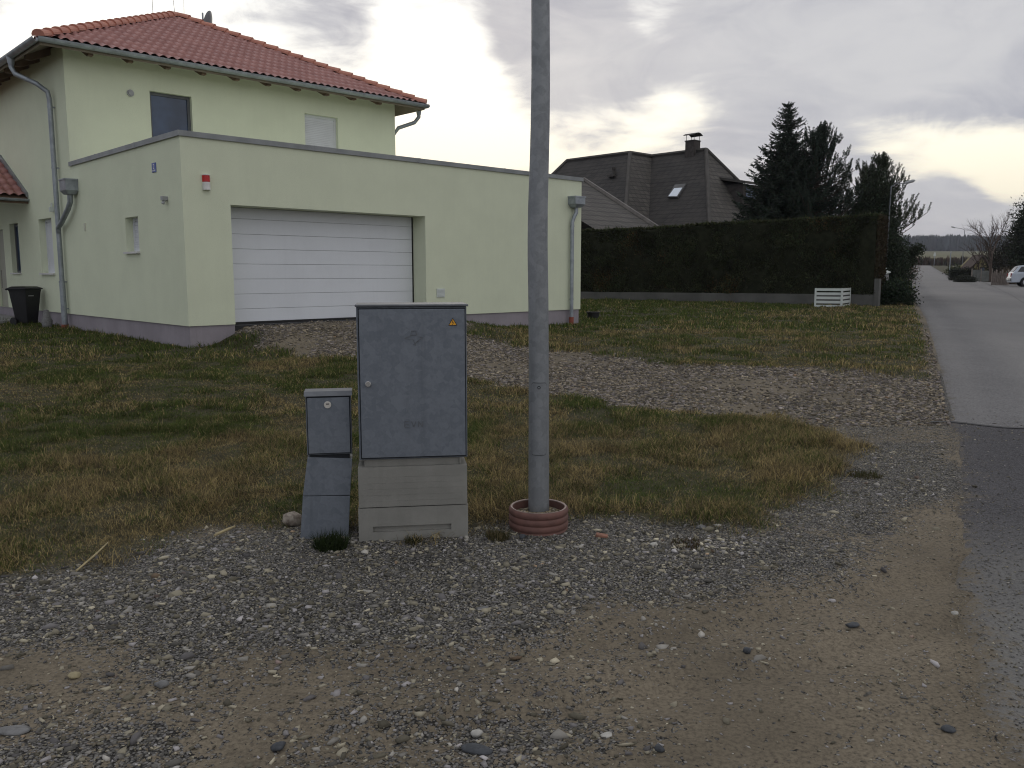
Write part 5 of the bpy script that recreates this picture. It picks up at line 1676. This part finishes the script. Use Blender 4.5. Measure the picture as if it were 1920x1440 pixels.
m = MB(); m.poly([LC(A2p), LC(eAB), LC(eV), LC(B2p)]); hh1 = m.build('lit_slope', shl, rf2); hh1['label'] = 'shingle slope painted lighter, as if lit, between the two dark ones'
m = MB(); m.poly([LC(C2p), LC(eCl), LC(eCr)]); hh1 = m.build('lit_slope', shl, rf2); hh1['label'] = 'patchy shingle slope painted lighter, as if lit, at the right end of the roof'
m = MB()


def seam(mb, P, Q, r=.11): mb.tube([LC(P + EV * .03), LC(Q + EV * .03)], r, 6)


for P_, Q_2 in ((A2p, LA), (A2p, B2p), (B2p, C2p), (A2p, eAB), (LA, eAl), (C2p, eCl), (C2p, eCr)): seam(m, P_, Q_2)
m.build('roof_trim', trim, rf2)
# walls
m = MB()
cz = .3
ins = .5
wallm = mat('dark_house_wall', (.20, .18, .16), .9, n_amt=.1)


def wl_box(mb, x0, x1, y0, y1): mb.box(x0, x1, y0, y1, cz, ZE + .3)


lA = LC(eAB); lB = LC(eAl); lC = LC(eCl); lD = LC(eCr); lK = LC(back)
wl_box(m, lA[0] + ins, lC[0] + ins + .5, lA[1] + ins, lB[1] - ins); m.box(lC[0] + ins, lD[0] - ins, lC[1] + ins, lK[1] - .2, cz, ZE + .28)
m.build('wall', wallm, dh)
# lower wing with its lighter tiles, right of the garage
ZW = 6.2
w0 = on_z(1094, 338, ZW); w1 = w0 + d1 * (-5.7)
sl_ = .82
wr = w0 + np.array([0, 0, 0])
# find the low right corner: follow (1227,425)
dwn = 3.7
e = on_z(1227, 425, dwn)
# front plane contains ridge (direction d1) and eave point e
off_d2 = np.dot(e - w0, d2); eL = w0 + d1 * (-5.7) + d2 * off_d2; eL[2] = dwn
hipv = e
slope_d2 = (ZW - dwn) / -off_d2
e2 = e.copy(); ext = .45
e2 = w0 + (e - w0) * 1.25
eL2 = w0 + d1 * (-5.7) + d2 * (off_d2 * 1.25); eL2[2] = e2[2]
m = MB(); m.poly([LC(w0), LC(w1), LC(eL2), LC(e2)]); bk_ = w0 + (e2 - w0) * 1.0; bk_ = w0 + d1 * np.dot(e2 - w0, d1) - d2 * (off_d2 * 1.25); bk_[2] = e2[2]
m.poly([LC(w0), LC(e2), LC(bk_)]); bl_ = w1 - d2 * (off_d2 * 1.25); bl_[2] = e2[2]; m.poly([LC(w0), LC(bk_), LC(bl_), LC(w1)])
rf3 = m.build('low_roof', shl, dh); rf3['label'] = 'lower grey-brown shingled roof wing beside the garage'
m = MB(); seam(m, w0, e2, .13); seam(m, w0, w1, .09); seam(m, e2, bk_, .09); m.build('roof_trim', mat('weathered_trim', (.12, .11, .10), .7, n_amt=.2, n_scale=3), rf3)
m = MB(); q0_ = LC(e2); q1_ = LC(bl_); m.box(q1_[0] + .4, q0_[0] - .4, q0_[1] + .4, q1_[1] - .4, .3, e2[2] + .1); m.build('low_wall', wallm, dh)


def on_face(px, py, P0, nrm):
    r = ray(px, py); o_ = np.array([0, 0, EYE]); t_ = np.dot(P0 - o_, nrm) / np.dot(r, nrm); return o_ + r * t_


nC = np.cross(C2p - B2p, eCl - C2p); nC /= np.linalg.norm(nC)
if nC[1] > 0: nC = -nC
nA = np.cross(A2p - LA, eAB - A2p); nA /= np.linalg.norm(nA)
if nA[1] > 0: nA = -nA
# (end of slopes)
# skylight on the middle slope
q = [on_face(a, b, C2p, nC) for a, b in ((1253, 372), (1272, 372), (1288, 347), (1267, 349))]
m = MB(); m.prism([LC(c + nC * .02) for c in q], tuple(Rm @ (nC * .10))); sk = m.build('skylight', mat('skylight_frame', (.10, .10, .10), .5), dh)
q = [on_face(a, b, C2p, nC) for a, b in ((1255, 371), (1271, 371), (1281, 355), (1266, 356))]
m = MB(); m.prism([LC(c + nC * .122) for c in q], tuple(Rm @ (nC * .01))); m.build('pane', mat('skylight_blind', (.75, .82, .9), .3, n_amt=.03), sk)
q = on_face(1151, 328, A2p, nA); l_ = LC(q)
m = MB(); m.tube([(l_[0], l_[1], l_[2] - .1), (l_[0], l_[1], l_[2] + .35)], .09, 10); m.tube([(l_[0], l_[1], l_[2] + .30), (l_[0] - .02, l_[1], l_[2] + .42)], .14, 10); m.box(l_[0] - .3, l_[0] + .25, l_[1] - .25, l_[1] + .25, l_[2] - .12, l_[2] - .02); m.build('vent_pipe', trim, dh)
# chimney
cP = np.array(at(1309, 283, (C2p + d2 * .9)[1])); cP = C2p + d2 * 0.9; l_ = LC(cP)
brickd = mat('chimney_brick', (.055, .048, .045), .9, n_amt=.3, n_scale=6, bump=.4)
m = MB(); m.box(l_[0] - .30, l_[0] + .30, l_[1] - .30, l_[1] + .30, ZR - 1.2, ZR + .55); ch = m.build('chimney', brickd, rf2)
m = MB(); m.box(l_[0] - .33, l_[0] + .33, l_[1] - .33, l_[1] + .33, ZR + .55, ZR + .60); m.build('chimney_cap', brickd, ch)
m = MB()
for a in (-.26, .26):
    for b_ in (-.26, .26): m.tube([(l_[0] + a, l_[1] + b_, ZR + .58), (l_[0] + a, l_[1] + b_, ZR + .90)], .016, 6)
vs = []
for i in range(9):
    x_ = -.40 + .8 * i / 8; zz2 = ZR + .88 + .13 * (1 - (x_ / .4) ** 2)
    vs += [(l_[0] + x_, l_[1] - .4, zz2), (l_[0] + x_, l_[1] + .4, zz2)]
b0 = len(m.v); m.add(vs, [(2 * i, 2 * i + 2, 2 * i + 3, 2 * i + 1) for i in range(8)])
vs = [(a, b2, c - .02) for a, b2, c in vs]; m.add(vs, [(2 * i, 2 * i + 2, 2 * i + 3, 2 * i + 1) for i in range(8)])
m.build('chimney_cowl', trim, ch)
# dormer on the right slope
nD = np.cross(eCl - C2p, eCr - C2p); nD /= np.linalg.norm(nD)
if nD[1] > 0: nD = -nD
q = on_face(1396, 385, C2p, nD); l_ = LC(q)
m = MB(); m.box(l_[0] - .8, l_[0] + 1.4, l_[1] - .35, l_[1] + 2.0, l_[2] - .2, l_[2] + 1.1); dm = m.build('dormer', brickd, dh)
m = MB(); m.add([(l_[0] - 1.05, l_[1] - .6, l_[2] + 1.08), (l_[0] + 1.65, l_[1] - .6, l_[2] + 1.08), (l_[0] + 1.65, l_[1] + 2.6, l_[2] + 1.7), (l_[0] - 1.05, l_[1] + 2.6, l_[2] + 1.7),
               (l_[0] - 1.05, l_[1] - .6, l_[2] + 1.22), (l_[0] + 1.65, l_[1] - .6, l_[2] + 1.22), (l_[0] + 1.65, l_[1] + 2.6, l_[2] + 1.84), (l_[0] - 1.05, l_[1] + 2.6, l_[2] + 1.84)],
              [(0, 3, 2, 1), (4, 5, 6, 7), (0, 1, 5, 4), (1, 2, 6, 5), (2, 3, 7, 6), (3, 0, 4, 7)]); m.build('dormer_roof', trim, dm)
m = MB(); m.box(l_[0] - .5, l_[0] + 1.1, l_[1] - .38, l_[1] - .352, l_[2] + .15, l_[2] + .95); m.build('window', glass_m, dm)


def tree_base(px, Y):
    q = at(px, 500, Y); return (q[0], q[1], float(hgt(q[0], q[1])))


def hz(px, py, Y): return at(px, py, Y)[2]


# ------------------------------------------------------------------ trees behind the hedge
b_ = tree_base(1466, 35.5); spruce('tall pointed dark spruce behind the hedge', b_, hz(1466, 189, 35.5) - b_[2], 2.95, 11, dens=1.35)
b_ = tree_base(1524, 35.0); pine('dark pine with upright candle shoots right of the spruce', b_, hz(1516, 236, 35) - b_[2], 2.75, 12, nbr=230)
b_ = tree_base(1655, 37.0)
H_ = hz(1655, 292, 37) - b_[2]
bl2 = []
for k in range(12):
    f = k / 11; bl2.append((.0 + .05 * math.sin(k * 2), .1 * math.cos(k), .4 + f * (H_ * .80 - .4), 1.45 * (1 - f) ** .7 + .15, 1.45 * (1 - f) ** .7 + .15, .7))
blob_plant('conical_evergreen', 'dense dark cone-shaped evergreen by the end of the hedge', 'tree', tree_base(1632, 34), bl2, 60000, .10, (.032, .042, .026), 21, stem=(3.6, .10, 0), m_=conif, shell=.5, updir=.8, wid=.42)
r9 = np.random.default_rng(5)
bl3 = [(0, 0, 4.6, .55, .55, .8), (-.1, 0, 3.8, .9, .9, .7), (.5, 0, 3.6, .8, .8, .55), (.9, 0, 3.0, .8, .8, .5), (1.15, .1, 2.4, .8, .7, .5), (-.9, 0, 3.1, .6, .6, .6), (.3, 0, 2.6, 1.1, 1, .9), (-.6, 0, 2.2, 1.1, 1, .9),
       (1.2, 0, 1.7, .7, .7, .5), (0, 0, 1.2, 1.3, 1.2, .9), (-1.25, 0, 3.55, .3, .3, .35), (.25, 0, 5.15, .3, .3, .35), (.85, 0, 4.15, .35, .35, .4), (1.3, 0, 3.5, .35, .35, .35)]
sc_h = H_ / 5.6
bl3 = [tuple(v * sc_h * (1.0 if i not in (0, 1, 3, 4) else 1.12) for i, v in enumerate(q)) for q in bl3]
pine('loose spreading evergreen with sky showing through beside the road', (b_[0] + .1, b_[1] + 1.2, b_[2]), H_ * 1.02, 2.1, 22, nbr=130, zlo=.36, col=(.045, .056, .032)).name = 'evergreen_tree'
g_ = at(1722, 445, 39.0)
blob_plant('evergreen_tree', 'ragged low evergreen reaching out towards the road', 'tree', (at(1686, 500, 39)[0], 39.0, float(hgt(at(1686, 500, 39)[0], 39))),
           [(-.5, 0, .9, .5, .9, .7), (.25, 0, 1.75, .30, .3, .22), (.55, 0, 1.95, .28, .25, .16), (.0, 0, 1.4, .4, .4, .3), (-.4, 0, 2.0, .5, .5, .6), (.85, 0, 2.15, .16, .15, .10), (.5, 0, 1.55, .2, .2, .10)], 20000, .09, (.036, .046, .028), 23, stem=(1.9, .07, .1), shell=.8)
blob_plant('shrub', 'brown leafless hedge row along the left road edge', 'shrub', tree_base(1696, 56), [(0, 0, .9, .8, 1.2, .9), (-.9, 1.5, 1.1, 1.1, 1.4, 1.1), (.5, 4, .9, .8, 2, .9), (1.5, 8, 1.0, .9, 2.4, 1.0)], 14000, .13, (.10, .070, .052), 24, m_=conif, shell=.7, wid=.25)
blob_plant('shrub', 'dark rounded shrub leaning over the road edge beside the lamp pole', 'shrub', tree_base(1668, 34), [(-.2, 0, .8, .5, .8, .75), (-.1, .3, 1.2, .4, .6, .4), (-.6, .2, 1.1, .4, .6, .9)], 12000, .09, (.030, .036, .024), 25, shell=.6)
blob_plant('shrub', 'low dark leafy bush below the hedge pillar', 'shrub', tree_base(1668, 29.4), [(-.25, 0, .35, .45, .35, .5), (.3, .1, .35, .5, .4, .45), (.65, .3, .25, .35, .4, .35)], 9000, .09, (.032, .046, .028), 26, shell=.6)
blob_plant('shrub', 'yellowish green shrub between the dark bush and the road', 'shrub', tree_base(1692, 32.5), [(0, 0, .35, .28, .3, .42)], 1800, .08, (.10, .11, .035), 27, shell=.6)

# gate pillar with two mailboxes at the end of the hedge
b_ = tree_base(1650, 30.0)
gpz_ = T('gate_pillar', 'grey concrete gate pillar at the end of the hedge', 'pillar', b_)
m = MB(); m.box(-.14, .14, -.14, .14, -.1, 1.02); m.build('shaft', concr, gpz_, .01)
m = MB(); m.box(-.17, .17, -.17, .17, 1.021, 1.08); m.build('cap', concr, gpz_, .01)
for (px, py, dy, lab, rot) in ((1657, 513, 29.9, 'white mailbox with a sloping lid lower beside the gate pillar', .25), (1650, 500, 30.3, 'small white mailbox higher behind the gate pillar', -.2)):
    q = at(px, py, dy); gz2 = float(hgt(q[0], q[1])); mbx = T('mailbox', lab, 'mailbox', (q[0], q[1], gz2), rot * .2)
    hq = q[2] - gz2
    m = MB(); m.tube([(0, 0, -.1), (0, 0, hq - .2)], .02, 8); m.build('post', zinc, mbx)
    m = MB(); m.box(-.14, .14, -.10, .10, hq - .24, hq - .03); m.build('box', mat('mailbox_grey', (.25, .25, .25), .6), mbx, .006)
    m = MB(); m.add([(-.19, -.13, hq - .03 - rot * .18), (.19, -.13, hq - .03 + rot * .25), (.19, .13, hq + rot * .25), (-.19, .13, hq - rot * .18), (-.19, -.13, hq + .0 - rot * .18), (.19, -.13, hq + .0 + rot * .25), (.19, .13, hq + .05 + rot * .25), (-.19, .13, hq + .05 - rot * .18)],
                  [(0, 3, 2, 1), (4, 5, 6, 7), (0, 1, 5, 4), (1, 2, 6, 5), (2, 3, 7, 6), (3, 0, 4, 7)]); m.build('lid', white, mbx)


def lamp(label, base, top, armvec, r=.05, head=.55, lean=(0, 0)):
    o = T('street_lamp', label, 'street lamp', base); H = top - base[2]
    zd = mat('zinc_dull', (.16, .17, .185), .6, .2, n_amt=.15)
    m = MB(); m.tube([(0, 0, -.1), (lean[0] * .5, lean[1] * .5, H * .5), (lean[0], lean[1], H)], [r, r * .8, r * .6], 10); m.build('pole', zd, o, smooth=True)
    a = np.array([lean[0], lean[1], H]); b2 = a + np.array(armvec) * .4 + np.array([0, 0, .06]); c2 = a + np.array(armvec)
    m = MB(); m.tube([a, b2, c2], r * .5, 8); m.build('arm', zd, o, smooth=True)
    d = unit(np.array(armvec)); m = MB(); m.tube([c2, c2 + d * head * .3, c2 + d * head * .8, c2 + d * head], [r * .5, r * 1.5, r * 1.6, r * .5], 10); m.build('lamp_head', grey_plastic, o, smooth=True)
    return o


b_ = tree_base(1660, 33.2); t2 = at(1671, 350, 33.2)
lamp('slim grey street lamp pole standing before the dark evergreens', b_, t2[2], (.45, -.1, .12), .038, .40, lean=(t2[0] - b_[0], 0))
b_ = tree_base(1804, 104); t2 = at(1803, 431, 104)
lamp('far street lamp with its arm reaching left over the road', b_, t2[2], (-1.1, 0, .25), .05, .6)

# ------------------------------------------------------------------ right-hand side of the street
b_ = tree_base(1858, 74); bare_tree('tall bare tree behind the fence on the far right', b_, (hz(1858, 372, 74) - b_[2]) * 1.0, .62, 31, depth=5, r0=.14)
b_ = tree_base(1834, 78); bare_tree('smaller bare tree left of the tall bare one', b_, (hz(1834, 400, 78) - b_[2]) * .8, .6, 37, depth=4, r0=.08)
b_ = tree_base(1893, 76); H_ = hz(1893, 398, 76) - b_[2]
blob_plant('dark_shrub', 'large dark shrub behind the car', 'shrub', b_, [(0, 0, H_ * .35, 1.8, 1.5, H_ * .38), (1.2, 0, H_ * .45, 1.4, 1.4, H_ * .45), (-1.3, 0, H_ * .28, 1.0, 1.0, H_ * .3)], 14000, .2, (.045, .042, .035), 32, shell=.7, m_=conif, wid=.3)
b_ = tree_base(1925, 62); H_ = hz(1918, 362, 62) - b_[2]
blob_plant('evergreen_tree', 'dark evergreen tree cut by the right edge of the view', 'tree', b_, [(0, 0, H_ * .7, .9, .9, H_ * .3), (.2, 0, H_ * .45, 1.4, 1.3, H_ * .3), (-.4, 0, H_ * .6, .6, .6, .5), (-.5, 0, H_ * .35, .9, .9, .6)], 12000, .2, (.034, .042, .028), 33, stem=(H_ * .8, .12, .1), shell=.8, m_=conif, wid=.4)
blob_plant('shrub', 'brown domed leafless shrub between the posts and the car', 'shrub', tree_base(1896, 65), [(0, 0, .55, .95, .8, .55)], 9000, .10, (.095, .068, .045), 34, m_=conif, shell=.5, wid=.22)
blob_plant('box_hedge', 'small dark clipped hedge at the road junction', 'hedge', tree_base(1808, 78), [(-.6, 0, .45, .7, .6, .5), (.3, 0, .5, .8, .6, .5), (1.0, 0, .45, .6, .6, .45)], 9000, .11, (.026, .030, .022), 35, m_=conif, shell=.4)
blob_plant('box_hedge', 'low bush in front of the small clipped hedge', 'hedge', tree_base(1812, 71), [(0, 0, .2, .9, .5, .25)], 2500, .10, (.030, .034, .024), 36, m_=conif, shell=.4)
blob_plant('shrub', 'olive green verge bush behind the far lamp pole', 'shrub', tree_base(1798, 106), [(0, 0, .4, 1.2, 1.0, .35), (1.6, 0, .35, 1.2, 1, .35)], 4500, .22, (.06, .07, .03), 38, m_=conif, shell=.5)
# picket fence of pale posts
pf = T('picket_fence', 'weathered wooden post fence in front of the bare tree', 'fence', tree_base(1862, 62))
fA = tree_base(1862, 62); fB = tree_base(1892, 61)
post_m = mat('fence_wood', (.20, .17, .15), .85, n_amt=.25, n_scale=6)
for k in range(9):
    f = k / 8; q = np.array(fA) * (1 - f) + np.array(fB) * f - np.array(fA)
    hpost = .95 + .12 * ((k * 7) % 3 - 1)
    m = MB(); m.prism([(q[0] - .05, q[1] - .03, -.05), (q[0] + .05, q[1] - .03, -.05), (q[0] + .05, q[1] - .03, hpost), (q[0], q[1] - .03, hpost + .07), (q[0] - .05, q[1] - .03, hpost)], (0, .06, 0)); m.build('post', post_m, pf)
m = MB(); q = np.array(fB) - np.array(fA); m.tube([(0, .05, .35), (q[0], q[1] + .05, .35 + q[2])], .03, 6); m.tube([(0, .05, .8), (q[0], q[1] + .05, .8 + q[2])], .03, 6); m.build('rail', post_m, pf)
gf = T('garden_gate', 'grey board gate and fence beside the small clipped hedge', 'gate', tree_base(1840, 74))
m = MB(); m.box(-.75, .0, -.03, .03, 0, 1.0)
for k in range(6): m.box(-.75 + k * .125, -.74 + k * .125, -.035, -.03, .03, .97)
m.build('board_panel', mat('gate_grey', (.12, .125, .12), .8, n_amt=.2), gf)
m = MB(); m.box(.04, .95, -.03, .03, 0, .93); m.build('board_panel', mat('gate_grey', (.12, .125, .12), .8), gf)
for s_ in (-.78, .01, .98):
    m = MB(); m.box(s_ - .03, s_ + .03, -.05, .05, -.05, 1.12); m.build('post', post_m, gf)
# little cabin with ochre gable
b_ = tree_base(1842, 98)
cb2 = T('cabin', 'small cabin with an ochre gable and brown roof beyond the gate', 'cabin', b_, 0)
hw = .95
m = MB(); m.prism([(-hw, 0, 0), (hw, 0, 0), (hw, 0, 1.0), (-.1, 0, 2.15), (-hw, 0, 1.15)], (0, 3, 0)); m.build('wall', mat('ochre_wall', (.17, .145, .07), .8, n_amt=.1), cb2)
m = MB(); m.prism([(-hw - .5, -.25, .85), (-.1, -.25, 2.32), (hw + .5, -.25, .62), (hw + .5, -.25, .75), (-.1, -.25, 2.48), (-hw - .5, -.25, 1.0)], (0, 2.2, 0)); m.build('roof', mat('cabin_roof', (.045, .028, .024), .8, n_amt=.2), cb2)
m = MB(); m.box(-.3, .25, -.02, 0, .3, 1.0); m.build('window', glass_m, cb2)
m = MB(); m.box(-hw - .42, -hw - .28, -.2, -.1, 0, .95); m.build('post', post_m, cb2)
# sign by the road and thin marker post
b_ = tree_base(1751, 190); s1 = at(1751, 476, 190)
sgn = T('road_sign', 'small white road sign standing in the far field edge', 'sign', b_)
m = MB(); m.tube([(0, 0, -.2), (0, 0, s1[2] - b_[2])], .05, 8); m.build('post', zinc, sgn)
m = MB(); m.prism([(.28 * math.sin(6.283 * k / 3), -.06, s1[2] - b_[2] + .2 + .28 * math.cos(6.283 * k / 3)) for k in range(3)], (0, .03, 0)); m.box(-.26, .26, -.06, -.03, s1[2] - b_[2] - .5, s1[2] - b_[2] - .0); m.build('sign_plate', white, sgn)
b_ = tree_base(1781, 100); s1 = at(1781, 474, 100)
mp = T('marker_post', 'thin grey post on the verge left of the far street lamp', 'post', b_)
m = MB(); m.tube([(0, 0, -.2), (0, 0, s1[2] - b_[2])], .055, 8); m.build('shaft', zinc, mp)
m = MB(); m.prism([(-.14, -.07, s1[2] - b_[2] - .05), (.14, -.07, s1[2] - b_[2] - .05), (.0, -.07, s1[2] - b_[2] + .22)], (0, .03, 0)); m.build('plate', grey_plastic, mp)

# ------------------------------------------------------------------ parked estate car
cpos = at(1899, 541, 57.5); cz0 = float(hgt(cpos[0] + 1.2, 57.5)) + .02
car = T('parked_car', 'silver estate car parked on the yard at the right edge', 'car', (cpos[0] - .30, 57.5, cz0), -.38)
silver = mat('car_silver', (.42, .46, .52), .3, .5, n_amt=.03)
carglass = mat('car_glass', (.012, .014, .018), .08, n_amt=.1, spec=.7)
lampred = mat('tail_red', (.28, .02, .015), .25, n_amt=.1)
prof_c = [(0.02, .36), (0.0, .62), (.05, .88), (.10, .92), (.42, 1.36), (.60, 1.43), (1.9, 1.46), (2.55, 1.40), (3.2, .98), (4.2, .86), (4.45, .68), (4.48, .34), (3.95, .24), (.4, .24)]
# cross-section loft: low body full width, cabin tucked in
secs = []
for (x_, z_) in prof_c:
    pass
m = MB()
yh = .86
body = [(0.0, .30), (-.02, .60), (.04, .90), (3.25, .93), (4.2, .84), (4.45, .66), (4.47, .30)]


def arch(cx_): return [(cx_ + .36 * math.cos(a), .30 + .36 * math.sin(a)) for a in np.linspace(math.pi, 0, 9)]


low = [(0.0, .30)] + [] + [(.0, .30)]
outline = [(0, .28), (-.03, .55), (.02, .88), (.10, .93), (3.25, .95), (4.2, .86), (4.45, .68), (4.48, .28)] + [(x_, z_) for x_, z_ in arch(3.62)[::-1]] + [(x_, z_) for x_, z_ in arch(.88)[::-1]]
m.prism([(x_, -yh, z_) for x_, z_ in outline], (0, 2 * yh, 0)); bd = m.build('body', silver, car, .04, seg=3)
m = MB(); lowc = [(.08, .92), (.40, 1.36), (.60, 1.43), (1.9, 1.46), (2.5, 1.40), (3.2, .94)]
vs = [(x_, -yh + .04 + (z_ - .92) * .30, z_) for x_, z_ in lowc] + [(x_, yh - .04 - (z_ - .92) * .30, z_) for x_, z_ in lowc]
n = len(lowc); m.add(vs, [tuple(range(n))[::-1], tuple(range(n, 2 * n))] + [(i, (i + 1) % n, n + (i + 1) % n, n + i) for i in range(n)]); m.build('cabin', silver, car, .03)
for sgn_ in (-1, 1):
    for nm, pts in (('side_window', [(.34, 1.0), (.56, 1.34), (1.15, 1.37), (1.15, .98)]), ('side_window', [(1.21, .98), (1.21, 1.37), (1.95, 1.38), (2.0, .98)]), ('side_window', [(2.06, .98), (2.03, 1.38), (2.42, 1.34), (2.92, .99)])):
        m = MB(); P = [(x_, sgn_ * (yh - .04 - (z_ - .92) * .30 + .004), z_) for x_, z_ in pts]
        m.prism(P, (0, -sgn_ * .01, 0)); m.build(nm, carglass, car)
m = MB(); m.prism([(.115, -.66, .98), (.37, -.60, 1.33), (.37, .60, 1.33), (.115, .66, .98)], (-.015, 0, .012)); m.build('rear_window', carglass, car)
for y_ in (-.80, .62):
    m = MB(); m.box(-.035, .02, y_, y_ + .18, .64, .90); m.build('tail_light', lampred, car, .01)
m = MB(); m.box(-.07, .12, -.85, .85, .40, .58); m.build('bumper', mat('bumper_grey', (.16, .17, .19), .5), car, .03)
m = MB(); m.box(-.085, -.071, -.26, .26, .44, .54); m.build('number_plate', white, car)
tyre = mat('tyre', (.015, .015, .016), .8, n_amt=.2)
for cx_ in (.88, 3.62):
    for y_ in (-.87, .67):
        m = MB(); m.tube([(cx_, y_, .31), (cx_, y_ + .2, .31)], .31, 24); wh = m.build('wheel', tyre, car, .02)
        ys_ = y_ - .004 if y_ < 0 else y_ + .204
        m = MB(); m.tube([(cx_, ys_, .31), (cx_, ys_ + (.01 if y_ < 0 else -.01), .31)], .20, 20); m.build('rim', mat('rim', (.4, .41, .43), .35, .7), wh)

# ------------------------------------------------------------------ far field edge and wooded ridge
def far_belt(name, label, x0, x1, y0, y1, n, h0, h1, w, colr, kindn, m_, slices=4, seed=50, vary=.5):
    global rng
    sv = rng; rng = np.random.default_rng(seed)
    x = rng.uniform(x0, x1, n); y = rng.uniform(y0, y1, n)
    z = hgt(x, y); h = rng.uniform(h0, h1, n) * (1 - vary / 2 + vary * fbm(x, y, 3.0 / (x1 - x0) * 8, 3, seed))
    base = np.stack([x, y, z], -1)
    P = []; Dv = []; L = []; Wd = []; C = []
    cc = leafcol(colr, n, .35)
    for k in range(slices):
        f = k / slices
        a = rng.uniform(0, 6.283, n)
        P.append(base + np.stack([np.cos(a) * w * .2, np.sin(a) * w * .2, h * f * .55], -1))
        Dv.append(unit(np.stack([np.cos(a) * .12, np.sin(a) * .12, np.ones(n)], -1))); L.append(h * (1 - f * .55)); Wd.append(np.full(n, w) * (1 - .35 * f)); C.append(cc * rng.uniform(.8, 1.2, (n, 1)))
    V, F, C = cards(np.concatenate(P), np.concatenate(Dv), np.concatenate(L), np.concatenate(Wd), col=np.concatenate(C))
    o = npmesh(name, V, F, m_, None, C); rng = sv
    return tag(o, label, kindn, kind='stuff')


far_belt('brush', 'brown leafless brush and dry reeds beyond the end of the road', 95, 190, 225, 262, 14000, 1.2, 2.8, .45, (.085, .066, .048), 'brush', conif, seed=51)
far_belt('forest', 'distant dark conifer forest covering the ridge on the horizon', 300, 1500, 1180, 1330, 6500, 14, 22, 6.5, (.035, .042, .038), 'forest', conif, seed=52)
far_belt('forest', 'thin lighter row of bare trees along the top of the far ridge', 500, 2200, 2300, 2420, 5200, 12, 26, 4, (.13, .12, .115), 'forest', conif, seed=53, vary=.9)

# ------------------------------------------------------------------ the air: a thin even haze that blues the far ridge
hzm = bpy.data.materials.new('haze'); hzm.use_nodes = True; t = hzm.node_tree; t.nodes.clear()
ho = t.nodes.new('ShaderNodeOutputMaterial'); pv = t.nodes.new('ShaderNodeVolumePrincipled')
pv.inputs['Color'].default_value = (.80, .86, 1, 1); pv.inputs['Density'].default_value = 0.00016; pv.inputs['Anisotropy'].default_value = 0.2
t.links.new(pv.outputs[0], ho.inputs['Volume'])
m = MB(); m.box(-7000, 7000, -320, 9100, -1.2, 130)
hz_o = m.build('haze', hzm, None); hz_o['kind'] = 'stuff'; hz_o['label'] = 'thin pale haze over the street and fields'
